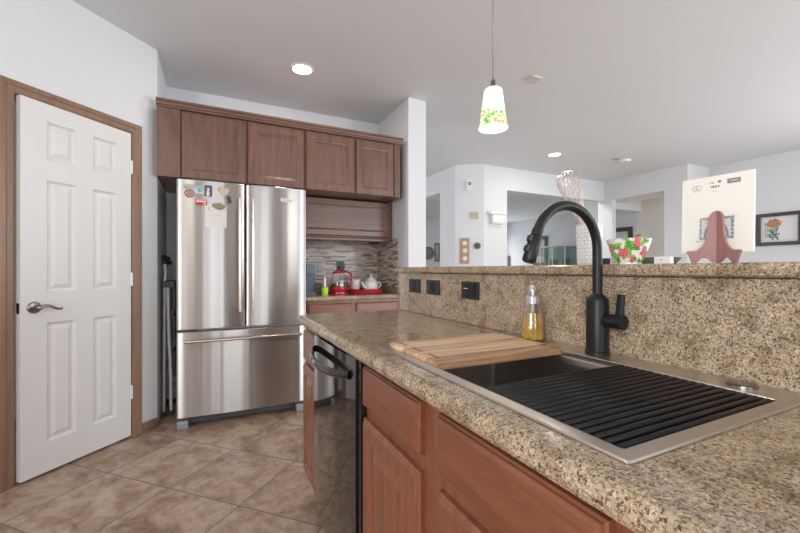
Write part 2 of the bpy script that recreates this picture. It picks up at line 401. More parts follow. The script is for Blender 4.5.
# ------------------------------------------------------------------ the room
HC = 2.743
bm = B(); box(bm, -2.6, 7.2, -4.6, 4.66, -0.05, 0); box(bm, 7.2, 9.2, -4.6, 4.66, -0.05, 0); struct('floor', bm, FLOOR)
bm = B(); box(bm, -2.6, 9.2, 4.66, 10.5, -0.05, 0.0); struct('floor_family_room', bm, LIVFLOOR)
bm = B(); box(bm, -2.6, 9.2, -4.6, 10.5, HC, HC + 0.08); struct('ceiling', bm, CEIL)
# diagonal pantry wall (with the door opening), then the short return beside the refrigerator
Dd = Vector((math.sqrt(.5), math.sqrt(.5), 0)); Dn = Vector((math.sqrt(.5), -math.sqrt(.5), 0)); D0 = Vector((-0.456, 3.203, 0))
def dpt(s, n, z): return D0 + Dd * s + Dn * n + Vector((0, 0, z))
def dbox(bm, s0, s1, n0, n1, z0, z1, bev=0.0, seg=2):
    vs = [bm.verts.new(dpt(s, n, z)) for z in (z0, z1) for n in (n0, n1) for s in (s0, s1)]
    fs = [bm.faces.new([vs[i] for i in q]) for q in ((0, 1, 3, 2), (4, 6, 7, 5), (0, 4, 5, 1), (2, 3, 7, 6), (0, 2, 6, 4), (1, 5, 7, 3))]
    if bev > 0:
        es = list({e for f in fs for e in f.edges}); bmesh.ops.bevel(bm, geom=es, offset=bev, segments=seg, profile=0.5, affect='EDGES')
bm = B(); dbox(bm, -2.9, -0.703, -0.11, 0, 0, HC); dbox(bm, -0.073, 0.118, -0.11, 0, 0, HC); dbox(bm, -0.703, -0.073, -0.11, 0, 2.076, HC)
struct('wall_left', bm, WALL)
bm = B(); box(bm, -0.47, -0.373, 3.29, 3.9, 0, HC); struct('wall_alcove', bm, WALL)
bm = B(); dbox(bm, -2.9, 0.1, -1.35, -1.25, 0, HC); struct('wall_pantry', bm, WALL)
bm = B(); box(bm, -1.6, 1.81, 3.9, 4.02, 0, HC); struct('wall_back', bm, WALL)
bm = B(); box(bm, 1.62, 1.81, 3.16, 3.9, 0, HC, 0.006); struct('wall_column', bm, WALL)
bm = B()
for y0, y1, z0, z1 in ((-4.6, -3.1, 0, HC), (-0.7, 1.3, 0, HC), (-3.1, -0.7, 0, 0.8), (-3.1, -0.7, 2.2, HC)): box(bm, -2.6, -2.5, y0, y1, z0, z1)
struct('wall_kitchen_side', bm, WALL)
# wall behind the camera and wall at the right, both with added unseen windows
def wall_win_y(bm, y0, y1, xa, xb, wins, z0=0.35, z1=2.35):
    x = xa
    for a, b_ in wins:
        box(bm, x, a, y0, y1, 0, HC); box(bm, a, b_, y0, y1, 0, z0); box(bm, a, b_, y0, y1, z1, HC); x = b_
    box(bm, x, xb, y0, y1, 0, HC)
bm = B(); wall_win_y(bm, -4.6, -4.5, -2.6, 7.1, [(-0.4, 0.8), (2.6, 3.6), (4.1, 5.9)]); struct('wall_front', bm, WALL)
bm = B()
for y0, y1, z0, z1 in ((-4.6, -2.3, 0, HC), (0.7, 3.29, 0, HC), (-2.3, 0.7, 0, 0.35), (-2.3, 0.7, 2.35, HC)): box(bm, 7.0, 7.12, y0, y1, z0, z1)
struct('wall_right', bm, WALL)
for nm, xa, xb in (('added_door_2', 1.15, 2.15), ('added_door_3', -1.9, -0.95)):  # unseen dark doors added to give the refrigerator dark reflections
    bm = B(); panel(bm, (xb, -4.4995, 0.01), -X, Z, Y, xb - xa, 2.3, [(0.14, 0.045), (0.15, 0.038), (0.17, 0.036)], 0.045); d_ = struct(nm, bm, mat('dark added door', (0.045, 0.028, 0.02), 0.4))
    bm = B(); tube(bm, [(xa + 0.08, -4.4545, 1.0), (xa + 0.08, -4.40, 1.0), (xa + 0.20, -4.40, 1.0)], 0.010, 10); obj('door_handle', bm, NICKEL, d_)
def win_frame(n, o, u, w_, h_):
    bm = B(); o = vec(o)
    for a, b_, c, d in ((0, 0.05, 0, h_), (w_ - 0.05, w_, 0, h_), (0.05, w_ - 0.05, 0, 0.05), (0.05, w_ - 0.05, h_ - 0.05, h_), (w_ / 2 - .025, w_ / 2 + .025, 0.05, h_ - 0.05)):
        prism(bm, [(a, c), (b_, c), (b_, d), (a, d)], o, u, Z, vec(u).cross(Z), 0.05)
    struct(n, bm, WHITE)
win_frame('added_window_1', (-0.4, -4.55, 0.35), X, 1.2, 2.0)  # unseen windows added for daylight and the refrigerator's reflection
win_frame('added_window_2', (2.6, -4.55, 0.35), X, 1.0, 2.0)
win_frame('added_window_4', (4.1, -4.55, 0.35), X, 1.8, 2.0)
win_frame('added_window_5', (-2.55, -3.1, 0.8), Y, 2.4, 1.4)  # added unseen window for the light on the peninsula fronts
win_frame('added_window_3', (7.05, -2.3, 0.35), Y, 3.0, 2.0)  # added unseen window for daylight from the right
# far side: doorway wall, diagonal, wide opening, thick side opening
bm = B(); box(bm, 3.31, 3.43, 4.895, 5.326, 0, HC); box(bm, 3.31, 3.43, 5.326, 6.3, 2.40, HC); box(bm, 3.31, 3.43, 6.3, 10.4, 0, HC); struct('wall_hall', bm, WALL)
bm = B(); prism(bm, [(3.31, 4.895), (3.673, 4.66), (3.80, 4.78), (3.43, 5.02)], (0, 0, 0), X, Y, Z, HC); struct('wall_diagonal', bm, WALL)
bm = B(); box(bm, 3.67, 4.124, 4.66, 4.78, 0, HC); box(bm, 4.124, 6.4, 4.66, 4.78, 2.39, HC); struct('wall_far', bm, WALL)
bm = B(); box(bm, 6.4, 6.5, 4.5, 4.78, 0, HC); box(bm, 6.4, 6.93, 3.62, 4.5, 2.395, HC); box(bm, 6.4, 7.0, 3.29, 3.62, 0, HC); box(bm, 6.5, 6.93, 4.5, 4.6, 2.395, HC); struct('wall_opening', bm, WALL)
bm = B(); box(bm, 6.8, 7.5, 5.4, 5.5, 0, HC); box(bm, 7.5, 8.68, 5.4, 5.5, 2.465, HC); struct('wall_passage', bm, WALL)
HALLW = mat('warm white wall paint', (0.76, 0.72, 0.69), 0.7)
bm = B(); box(bm, 8.68, 8.8, 3.17, 5.5, 0, HC); box(bm, 7.12, 8.8, 3.17, 3.29, 0, HC); struct('wall_passage_right', bm, HALLW)
bm = B(); box(bm, 9.0, 9.1, 5.5, 10.4, 0, HC); struct('wall_family_right', bm, WALL)
bm = B(); box(bm, -1.6, 9.1, 10.3, 10.4, 0, HC); struct('wall_family_far', bm, WALL)
bm = B(); box(bm, -1.7, -1.6, 3.9, 10.4, 0, HC); struct('wall_hall_end', bm, WALL)
# half wall that carries the raised bar
bm = B(); box(bm, 0.975, 1.10, -2.0, 1.96, 0, 1.123); struct('wall_bar', bm, WALL)
bm = B(); dbox(bm, -0.004, 0.112, 0.0, 0.014, 0, 0.068, 0.004); struct('baseboard_left', bm, CASINGH)

# ------------------------------------------------------------------ pantry door and its casing
bm = B()
prof = [(0, 0), (0, 0.010), (0.010, 0.015), (0.034, 0.016), (0.042, 0.021), (0.061, 0.021), (0.0680, 0.015), (0.0680, 0)]
TOP = 2.0705
rings = []
for (s, sgn, z, top) in ((-0.7005, -1, 0, 0), (-0.7005, -1, TOP, 1), (-0.0755, 1, TOP, 1), (-0.0755, 1, 0, 0)):
    rings.append([dpt(s + sgn * p, q, z + (p if top else 0)) for p, q in prof])
loft(bm, rings, cap0=True, cap1=True)
# jamb lining inside the opening
dbox(bm, -0.703, -0.695, -0.11, 0.0, 0, 2.076); dbox(bm, -0.081, -0.073, -0.11, 0.0, 0, 2.076); dbox(bm, -0.695, -0.081, -0.11, 0.0, 2.0705, 2.076)
struct('trim_1', bm, CASING)

HNG = Vector(dpt(-0.0850, 0.014, 0)); AJ = math.radians(2.2)
Ld = (Matrix.Rotation(AJ, 3, 'Z') @ (-Dd)); Ln = Vector((-Ld.y, Ld.x, 0))
if Ln.dot(Dn) < 0: Ln = -Ln
LW, LH, LZ, LT_ = 0.606, 2.046, 0.018, 0.035
bm = B()
# panel edges measured from the hinge side
xc = [0, 0.098, 0.242, 0.338, 0.486, LW]
zc = [0, 0.165, 0.828, 1.000, 1.622, 1.738, 1.948, LH]
holes = {(1, 1), (3, 1), (1, 3), (3, 3), (1, 5), (3, 5)}
def lpt(a, z, n): return HNG + Ld * a + Ln * n + Vector((0, 0, LZ + z))
for i in range(5):
    for j in range(7):
        r0 = (xc[i], xc[i + 1], zc[j], zc[j + 1])
        def rect(ins, d): return [lpt(r0[0] + ins, r0[2] + ins, d), lpt(r0[1] - ins, r0[2] + ins, d), lpt(r0[1] - ins, r0[3] - ins, d), lpt(r0[0] + ins, r0[3] - ins, d)]
        if (i, j) in holes: loft(bm, [rect(0, 0), rect(0.005, -0.007), rect(0.014, -0.013), rect(0.018, -0.013), rect(0.042, -0.003)], cap1=True)
        else: bm.faces.new([bm.verts.new(p) for p in rect(0, 0)])
def bk(n): return [lpt(0, 0, n), lpt(LW, 0, n), lpt(LW, LH, n), lpt(0, LH, n)]
loft(bm, [bk(0), bk(-LT_)], cap1=True)
bmesh.ops.remove_doubles(bm, verts=bm.verts, dist=0.00005)
door = struct('door_1', bm, WHITE)
bm = B()
hc = lpt(0.546, 0.918, 0.0)
def axm(n, up):
    n = vec(n).normalized(); up = vec(up); x = up.cross(n).normalized(); y = n.cross(x); return Matrix((x, y, n)).transposed()
lathe(bm, hc, [(0.0325, 0), (0.0325, 0.004), (0.028, 0.010), (0.013, 0.013), (0.011, 0.030), (0.013, 0.036), (0.013, 0.048), (0.006, 0.051)], 28, axis=axm(Ln, Z))
pts = []
for k in range(13):
    q = k / 12
    pts.append(hc - Ld * (0.108 * q) + Ln * (0.043 + 0.004 * math.sin(q * PI)) + Z * (0.010 * math.sin(q * 2 * PI * 0.85) - 0.004 * q))
tube(bm, pts, [0.010 - 0.004 * k / 12 for k in range(13)], 12)
hd = obj('door_handle', bm, NICKEL, door); hd['label'] = 'dark chrome lever handle'
bm = B(); p = lpt(LW, 0.918, -0.0175)
prism(bm, [(-0.011, -0.028), (0.011, -0.028), (0.011, 0.028), (-0.011, 0.028)], p, Ln, Z, Ld, 0.0016)
obj('latch_plate', bm, NICKEL, door)
for zz in (0.313, 1.078, 1.837):
    bm = B(); cyl(bm, lpt(-0.0035, zz - LZ - 0.045, 0.003), lpt(-0.0035, zz - LZ + 0.045, 0.003), 0.0062, 12)
    a = lpt(0.0, zz - LZ - 0.045, 0.0005); prism(bm, [(0.0, 0), (0.010, 0), (0.010, 0.09), (0.0, 0.09)], a, Ld, Z, Ln, 0.0025)
    obj('hinge', bm, LGREY, door)
bm = B(); p = dpt(-0.682, -0.03, 0.936)
dbox(bm, -0.695, -0.6935, -0.035, -0.010, 0.905, 0.965); obj('strike_plate', bm, NICKEL, bpy.data.objects['trim_1'])

# ------------------------------------------------------------------ refrigerator
fr = thing('refrigerator', (0.214, 3.5, 0), 'stainless steel french door refrigerator with bottom freezer drawer', 'refrigerator')
bm = B(); box(bm, -0.234, 0.664, 3.172, 3.86, 0.075, 1.772, 0.004); obj('cabinet', bm, mat('light grey appliance side', (0.42, 0.42, 0.43), 0.4), fr)
def bowed(bm, x0, x1, yf, yb, z0, z1, sag, edge=0.010, n=18):
    w_ = x1 - x0; poly = []
    for k in range(n + 1):
        q = k / n; xx = x0 + edge + (w_ - 2 * edge) * q
        poly.append((xx, yf - sag * (1 - (2 * q - 1) ** 2)))
    ed = [(x1 - 0.004, yf + 0.0025), (x1, yf + edge)]; st = [(x0, yf + edge), (x0 + 0.004, yf + 0.0025)]
    full = poly + ed + [(x1, yb), (x0, yb)] + st
    rz = [(z0, 0.004), (z0 + 0.004, 0), (z1 - 0.004, 0), (z1, 0.004)]
    loft(bm, [[Vector((a, b_ + (i if b_ < yf + 0.02 else 0), z)) for a, b_ in full] for z, i in rz], cap0=True, cap1=True)
    for f in bm.faces:
        if abs(f.normal.z) < 0.5 and len(f.verts) == 4: f.smooth = True
for sx0, sx1, hx in ((-0.240, 0.2105, 0.170), (0.2165, 0.668, 0.262)):
    bm = B(); bowed(bm, sx0, sx1, 3.114, 3.168, 0.714, 1.787, 0.015)
    d = obj('door', bm, STEEL, fr)
    bm = B(); tube(bm, [(hx, 3.048, 0.832), (hx, 3.048, 1.668)], 0.0115, 16)
    for zz in (0.875, 1.625): cyl(bm, (hx, 3.05, zz), (hx, 3.112, zz), 0.008, 12)
    h = obj('handle', bm, BRONZE, d)
bm = B(); bowed(bm, -0.240, 0.668, 3.116, 3.168, 0.086, 0.697, 0.018)
d = obj('freezer_drawer', bm, STEEL, fr)
bm = B(); tube(bm, [(-0.185, 3.046, 0.637), (0.622, 3.046, 0.637)], 0.0115, 16)
for xx in (-0.15, 0.59): cyl(bm, (xx, 3.05, 0.637), (xx, 3.113, 0.637), 0.008, 12)
obj('handle', bm, BRONZE, d)
bm = B(); box(bm, -0.20, 0.63, 3.18, 3.24, 0.022, 0.076, 0.003); obj('base_grille', bm, DGREY, fr)
for xx in (-0.236, 0.594):
    bm = B(); prism(bm, [(3.128, 0), (3.20, 0), (3.20, 0.062), (3.128, 0.062), (3.118, 0.045), (3.118, 0.012)], (xx, 0, 0), Y, Z, X, 0.068); obj('foot', bm, GREY, fr)
bm = B(); box(bm, -0.236, -0.11, 3.13, 3.166, 0.698, 0.711, 0.002); obj('hinge_cover', bm, DGREY, fr)
for xx in (-0.22, 0.60):
    bm = B(); box(bm, xx, xx + 0.05, 3.12, 3.26, 1.773, 1.790, 0.004); obj('hinge_cover', bm, DGREY, fr)
def logo(u, v):
    # pale plate with an unreadable line of lettering
    if 0.1 < u < 0.9 and 0.3 < v < 0.7 and int(u * 30) % 3 != 0: return (0.36, 0.35, 0.34)
    return (0.74, 0.73, 0.71)
paint_grid('badge', (0.468, 3.0998, 1.676), X, Z, -Y, 0.094, 0.024, 30, 8, logo, 0.002, parent=fr)

# things held on the left door by magnets (door front there is about y=3.10)
def front_y(x):
    q = (x + 0.230) / 0.4305; return 3.1138 - 0.015 * (1 - (2 * q - 1) ** 2)
def fridge_art(name, x0, x1, z0, z1, fn, label, cat, nx=24, ny=24, t=0.004):
    y = min(front_y(x0), front_y(x1), front_y((x0 + x1) / 2))
    return tag(paint_grid(name, (x0, y, z0), X, Z, -Y, x1 - x0, z1 - z0, nx, ny, fn, t), label, cat, 'magnets on the left refrigerator door')
def pic1(u, v): return (0.30, 0.42, 0.50) if v > 0.5 + 0.2 * math.sin(u * 6) else ((0.55, 0.6, 0.62) if (u - .5) ** 2 + (v - .45) ** 2 > 0.06 else (0.20, 0.28, 0.33))
def pic2(u, v):
    if (u - .5) ** 2 + (v - .62) ** 2 < .03 or ((u - .45) ** 2 / .05 + (v - .25) ** 2 / .09 < 1): return (0.62, 0.60, 0.60)
    return (0.07, 0.075, 0.10)
fridge_art('photo_magnet', -0.122, -0.066, 1.685, 1.745, pic1, 'pale blue square picture magnet on left refrigerator door', 'magnet')
fridge_art('photo_magnet', -0.062, -0.012, 1.672, 1.752, pic2, 'dark picture magnet with white figure beside the pale blue one', 'magnet')
def redm(u, v):
    if 0.08 < u < 0.92 and 0.52 < v < 0.72: return (0.75, 0.70, 0.68)
    if 0.70 < u < 0.86 and 0.12 < v < 0.34: return (0.75, 0.70, 0.68)
    if v > 0.8: return (0.62, 0.25, 0.24)
    return (0.50, 0.035, 0.045)
fridge_art('banner_magnet', -0.121, -0.044, 1.606, 1.650, redm, 'small red magnet with pale band on left refrigerator door', 'magnet')
def round_mag(bm, c, r, t, seg=24): lathe(bm, c, [(r, 0), (r, t * .7), (r * .85, t)], seg, axis=axm(-Y, Z))
def disc_paint(name, c, r, fn, label, shape=None, t=0.006):
    bm = B(); col = bm.loops.layers.float_color.new('paint'); nr, na = 8, 40; c = vec(c)
    def P(i, k, y):
        a = 2 * PI * k / na; s = shape(a) if shape else 1.0
        return c + X * (r * s * i / nr * math.cos(a)) + Z * (r * s * i / nr * math.sin(a)) + Y * y
    cen = bm.verts.new(c + Y * (-t)); rings = [[bm.verts.new(P(i, k, -t if i < nr else -t * .6)) for k in range(na)] for i in range(1, nr + 1)]
    rings.append([bm.verts.new(P(nr, k, 0)) for k in range(na)])
    fs = [bm.faces.new((cen, rings[0][k], rings[0][(k + 1) % na])) for k in range(na)]
    for a, b_ in zip(rings, rings[1:]):
        for k in range(na): fs.append(bm.faces.new((a[k], b_[k], b_[(k + 1) % na], a[(k + 1) % na])))
    fs.append(bm.faces.new(rings[-1]))
    for f in fs:
        m_ = f.calc_center_median() - c; cc = fn(m_.x / r, m_.z / r)
        for l in f.loops: l[col] = (*cc, 1)
    return tag(obj(name, bm, PAINT, origin=tuple(c)), label, 'magnet', 'magnets on the left refrigerator door')
disc_paint('round_magnet', (-0.158, front_y(-0.150), 1.686), 0.031, lambda u, v: (0.16, 0.08, 0.05) if (math.sin(9 * u + 3) * math.cos(8 * v) > 0.25 or u * u + v * v > 0.8) else (0.48, 0.30, 0.20), 'round brown patterned magnet on left refrigerator door')
def heart(a):
    # polar outline of a heart with its notch on top
    best = 0
    for k in range(0, 181):
        p = k * 2 * PI / 180; hx = 16 * math.sin(p) ** 3; hy = 13 * math.cos(p) - 5 * math.cos(2 * p) - 2 * math.cos(3 * p) - math.cos(4 * p) + 2
        da = abs((math.atan2(hy, hx) - a + PI) % (2 * PI) - PI)
        if da < 0.05: best = max(best, math.hypot(hx, hy) / 16)
    return best or 0.4
disc_paint('heart_magnet', (0.066, front_y(0.05), 1.712), 0.040, lambda u, v: (0.30, 0.17, 0.10) if (u * u + v * v > 0.72 and int((math.atan2(v, u) + 4) * 6) % 2 == 0) else (0.55, 0.44, 0.34), 'beige heart shaped cookie magnet on left refrigerator door', heart)
bm = B(); box(bm, -0.196, -0.128, front_y(-0.128) - 0.005, front_y(-0.128), 1.724, 1.750, 0.002)
tag(obj('leaf_magnet', bm, mat('pale green magnet', (0.42, 0.45, 0.40), 0.4)), 'pale greenish bar magnet above the round brown magnet', 'magnet', 'magnets on the left refrigerator door')
def paperfn(u, v):
    if 0.13 < u < 0.20 and 0.80 < v < 0.86 or 0.20 < u < 0.27 and 0.72 < v < 0.78: return (0.30, 0.28, 0.27)
    if abs(v - 0.55) < 0.012 and u < 0.75: return (0.56, 0.53, 0.50)
    return (0.70, 0.665, 0.635)
ps = tag(paint_grid('paper_note', (-0.058, 3.0985, 1.450), X, Z, -Y, 0.142, 0.162, 30, 30, paperfn, 0.0012), 'sheet of white paper held on left refrigerator door', 'paper')
bm = B()
for (cx_, cz_, r_) in ((0.026, 1.598, 0.020), (0.052, 1.600, 0.024), (0.078, 1.590, 0.019), (0.040, 1.582, 0.016), (0.064, 1.578, 0.018)):
    bmesh.ops.create_icosphere(bm, subdivisions=2, radius=r_, matrix=Matrix.Translation((cx_ - 0.020, 3.0905, cz_ + 0.014)) @ Matrix.Diagonal((1, 0.28, 0.8, 1)))
tag(obj('magnet_clip', bm, mat('tan and dark speckled magnet', (0.26, 0.22, 0.15), 0.5, var=0.9, bscale=90), smooth=True), 'lumpy tan and dark magnet holding the paper sheet', 'magnet', 'magnets on the left refrigerator door')
bm = B(); bmesh.ops.create_icosphere(bm, subdivisions=2, radius=0.016, matrix=Matrix.Translation((0.098, front_y(0.098) - 0.0052, 1.673)) @ Matrix.Diagonal((1, 0.35, 1.0, 1)))
bmesh.ops.create_icosphere(bm, subdivisions=2, radius=0.017, matrix=Matrix.Translation((0.104, front_y(0.104) - 0.0055, 1.648)) @ Matrix.Diagonal((0.9, 0.35, 1.1, 1)))
tag(obj('figure_magnet', bm, mat('dark brown magnet', (0.10, 0.05, 0.04), 0.5, var=0.6, bscale=120), smooth=True), 'small dark brown figure magnet beside the left door handle', 'magnet', 'magnets on the left refrigerator door')

# ------------------------------------------------------------------ wall cabinets over the refrigerator
def upper(name, loc, label, x0, x1, doors, filler=None, z0=1.815, z1=2.306):
    t = thing(name, loc, label, 'cabinet', 'wall cabinets')
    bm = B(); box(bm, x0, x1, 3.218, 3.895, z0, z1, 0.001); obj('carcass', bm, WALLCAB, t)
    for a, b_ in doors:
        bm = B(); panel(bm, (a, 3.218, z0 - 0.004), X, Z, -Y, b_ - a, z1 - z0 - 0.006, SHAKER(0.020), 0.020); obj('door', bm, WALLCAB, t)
    return t
u1 = upper('wall_cabinet', (0.16, 3.55, 1.815), 'two door wood cabinet directly above the refrigerator with wide left filler', -0.366, 0.678, [(-0.216, 0.226), (0.234, 0.672)])
u2 = upper('wall_cabinet', (1.12, 3.55, 1.815), 'two door wood wall cabinet right of the one over the refrigerator', 0.6805, 1.555, [(0.687, 1.114), (1.124, 1.492)])
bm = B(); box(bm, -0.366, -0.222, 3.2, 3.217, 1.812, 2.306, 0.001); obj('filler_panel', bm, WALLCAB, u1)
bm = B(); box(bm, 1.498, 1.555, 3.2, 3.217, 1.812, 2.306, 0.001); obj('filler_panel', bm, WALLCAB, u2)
# crown moulding runs along the front and returns to the wall at the right end
bm = B()
cp = [(0.0, 2.3065), (0.007, 2.3065), (0.008, 2.318), (0.014, 2.324), (0.016, 2.338), (0.024, 2.346), (0.025, 2.360), (0.0, 2.360)]
rg = [[Vector((-0.370, 3.2 - p, z)) for p, z in cp], [Vector((1.555 + p, 3.2 - p, z)) for p, z in cp], [Vector((1.555 + p, 3.897, z)) for p, z in cp]]
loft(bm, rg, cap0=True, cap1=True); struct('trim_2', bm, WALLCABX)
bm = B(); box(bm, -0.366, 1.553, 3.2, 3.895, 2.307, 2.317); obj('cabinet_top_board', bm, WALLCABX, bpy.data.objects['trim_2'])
# low lift-door cabinet under the right wall cabinet
lf = thing('lift_cabinet', (1.15, 3.7, 1.43), 'low wood cabinet with single wide panel under right wall cabinet', 'cabinet')
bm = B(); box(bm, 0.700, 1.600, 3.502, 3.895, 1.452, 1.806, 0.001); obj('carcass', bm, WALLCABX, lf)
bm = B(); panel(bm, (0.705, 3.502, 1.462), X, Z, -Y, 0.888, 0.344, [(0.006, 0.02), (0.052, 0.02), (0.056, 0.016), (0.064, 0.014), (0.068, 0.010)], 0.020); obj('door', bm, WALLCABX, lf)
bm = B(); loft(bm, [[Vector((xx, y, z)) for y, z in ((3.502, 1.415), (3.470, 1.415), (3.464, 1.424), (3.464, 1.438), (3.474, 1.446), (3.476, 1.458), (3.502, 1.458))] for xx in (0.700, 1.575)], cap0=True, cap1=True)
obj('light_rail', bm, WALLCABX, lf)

# ------------------------------------------------------------------ back counter beside the refrigerator
bc = thing('base_cabinet', (1.15, 3.6, 0), 'wood base cabinet with two drawers beneath the back counter', 'cabinet')
bm = B(); box(bm, 0.700, 1.612, 3.245, 3.895, 0.10, 0.874); box(bm, 0.70, 1.612, 3.32, 3.895, 0, 0.10); obj('carcass', bm, WOODV, bc)
for a, b_ in ((0.712, 1.098), (1.138, 1.548)):
    bm = B(); panel(bm, (a, 3.245, 0.705), X, Z, -Y, b_ - a, 0.145, SLAB(0.02), 0.020); obj('drawer_front', bm, WOODX, bc)
    bm = B(); panel(bm, (a, 3.245, 0.12), X, Z, -Y, b_ - a, 0.56, RAISED(0.02), 0.020); obj('door', bm, WOODV, bc)
bm = B(); rg = [[Vector((xx, y, z)) for y, z in ((3.89, 0.876), (3.212, 0.876), (3.203, 0.882), (3.2, 0.893), (3.203, 0.906), (3.212, 0.914), (3.89, 0.914))] for xx in (0.680, 1.617)]
loft(bm, rg, cap0=True, cap1=True); tag(obj('countertop', bm, GRAN), 'speckled granite back counter right of the refrigerator', 'countertop')
bm = B(); box(bm, 0.680, 1.598, 3.864, 3.888, 0.9145, 0.975, 0.003); box(bm, 1.600, 1.618, 3.365, 3.888, 0.9145, 0.975, 0.003)
tag(obj('counter_upstand', bm, GRAN), 'low granite upstand along the wall behind the red tray', 'backsplash')
bm = B(); box(bm, 0.670, 1.606, 3.889, 3.8985, 0.9755, 1.4505); struct('trim_3', bm, TILEB)
bm = B(); box(bm, 1.608, 1.619, 3.37, 3.887, 0.9755, 1.4505); struct('trim_4', bm, TILES)

# ------------------------------------------------------------------ peninsula cabinets
def pen_unit(name, label, y0, y1, fronts, z1=0.872):
    t = thing(name, (0.65, (y0 + y1) / 2, 0), label, 'cabinet', 'peninsula base cabinets')
    bm = B(); box(bm, 0.426, 0.970, y0, y1, 0.10, z1); box(bm, 0.50, 0.970, y0, y1, 0.0, 0.10); obj('carcass', bm, WOODV, t)
    for kind, a, b_, c, d in fronts:
        bm = B()
        if kind == 'drawer': panel(bm, (0.426, b_, c), -Y, Z, -X, b_ - a, d - c, SLAB(0.021) , 0.021); obj('drawer_front', bm, WOODY, t)
        else: panel(bm, (0.426, b_, c), -Y, Z, -X, b_ - a, d - c, RAISED(0.021) if b_ - a > 0.28 else [(0.010, .021), (0.04, .021), (0.044, .015), (0.05, .012), (0.056, .013), (0.074, .0195)], 0.021); obj('door', bm, WOODV, t)
    return t
pen_unit('base_cabinet', 'narrow wood cabinet at the far end of the peninsula', 1.702, 1.972, [('drawer', 1.712, 1.962, 0.690, 0.838), ('door', 1.712, 1.962, 0.135, 0.668)])
# sink base: the carcass is open at the top for the basin
t = thing('base_cabinet', (0.65, 0.68, 0), 'wood sink base cabinet with two drawer fronts over two doors', 'cabinet', 'peninsula base cabinets')
bm = B(); box(bm, 0.426, 0.446, 0.262, 1.110, 0.10, 0.872); box(bm, 0.50, 0.970, 0.262, 1.110, 0.0, 0.12); box(bm, 0.95, 0.970, 0.262, 1.110, 0.12, 0.872)
box(bm, 0.446, 0.95, 0.262, 0.278, 0.12, 0.872); box(bm, 0.446, 0.95, 1.094, 1.110, 0.12, 0.872); box(bm, 0.446, 0.50, 0.278, 1.094, 0.10, 0.12)
obj('carcass', bm, WOODV, t)
for a, b_ in ((0.748, 1.104), (0.295, 0.671)):
    bm = B(); panel(bm, (0.426, b_, 0.727), -Y, Z, -X, b_ - a, 0.120, SLAB(0.021), 0.021); obj('drawer_front', bm, WOODY, t)
    bm = B(); panel(bm, (0.426, b_, 0.135), -Y, Z, -X, b_ - a, 0.554, RAISED(0.021), 0.021); obj('door', bm, WOODV, t)
pen_unit('base_cabinet', 'wood base cabinet nearest the camera under the granite counter', -0.55, 0.258, [('drawer', -0.135, 0.245, 0.727, 0.847), ('door', -0.135, 0.245, 0.135, 0.689), ('drawer', -0.54, -0.17, 0.727, 0.847), ('door', -0.54, -0.17, 0.135, 0.689)])

dw = thing('dishwasher', (0.68, 1.40, 0), 'glossy black dishwasher built into the peninsula', 'dishwasher')
bm = B(); box(bm, 0.43, 0.96, 1.113, 1.698, 0.09, 0.868); box(bm, 0.48, 0.96, 1.113, 1.698, 0.0, 0.09); obj('tub', bm, BLACK, dw)
bm = B(); box(bm, 0.405, 0.43, 1.113, 1.137, 0.10, 0.868, 0.002); obj('side_trim', bm, GBLACK, dw)
bm = B(); box(bm, 0.405, 0.43, 1.688, 1.698, 0.10, 0.868, 0.002); obj('side_trim', bm, GBLACK, dw)
bm = B(); n = 14; poly = [(0.43, 1.139), (0.43, 1.686)]
for k in range(n + 1):
    q = k / n; poly.append((0.398 - 0.012 * (1 - (2 * q - 1) ** 2), 1.686 - 0.547 * q))
loft(bm, [[Vector((a, b_, z)) for a, b_ in poly] for z in (0.118, 0.862)], cap0=True, cap1=True); obj('door', bm, GBLACK, dw)
bm = B(); pts = []
for k in range(25):
    q = k / 24; pts.append((0.394 - 0.050 * math.sin(q * PI) ** 0.6, 1.655 - 0.47 * q, 0.800 - 0.012 * math.sin(q * PI)))
tube(bm, pts, 0.013, 12, sx=0.8, sy=1.15, up=(0, 0, 1)); h = obj('handle', bm, GBLACK, dw)

# ------------------------------------------------------------------ peninsula granite
bm = B()
x0, y1, rc, ins = 0.374, 1.990, 0.05, 0.055
ep = [(0.055, 0.875), (0.010, 0.875), (0.004, 0.878), (0.001, 0.884), (0.0, 0.892), (0.0015, 0.900), (0.0055, 0.907), (0.012, 0.912), (0.020, 0.914), (0.055, 0.914)]
rings = []
def edge_ring(px, py, dx, dy): return [Vector((px + dx * i, py + dy * i, z)) for i, z in ep]
rings.append(edge_ring(x0, -1.3, 1, 0)); rings.append(edge_ring(x0, y1 - ins, 1, 0))
for k in range(1, 10):
    a = PI - PI / 2 * k / 10
    cx_, cy_ = x0 + ins, y1 - ins
    rings.append([Vector((cx_ + (ins - i) * math.cos(a), cy_ + (ins - i) * math.sin(a), z)) for i, z in ep])
rings.append(edge_ring(x0 + ins, y1, 0, -1)); rings.append(edge_ring(0.953, y1, 0, -1))
loft(bm, rings, cap0=True, cap1=True)
for a, b_, c, d in ((x0 + ins, 0.953, 1.050, y1 - ins), (x0 + ins, 0.442, 0.290, 1.050), (0.936, 0.953, 0.290, 1.050), (x0 + ins, 0.953, -1.3, 0.290)):
    box(bm, a, b_, c, d, 0.875, 0.914)
bmesh.ops.remove_doubles(bm, verts=bm.verts, dist=0.0001)
tag(obj('countertop', bm, GRAN, origin=(0.66, 0.4, 0.875)), 'long speckled granite peninsula counter with rounded edge around the sink', 'countertop')
bm = B(); box(bm, 0.954, 0.9745, -1.3, 1.965, 0.9145, 1.1235, 0.002)
tag(obj('backsplash_slab', bm, GRAN), 'tall upright granite slab behind the sink below the bar ledge', 'backsplash')
bm = B()
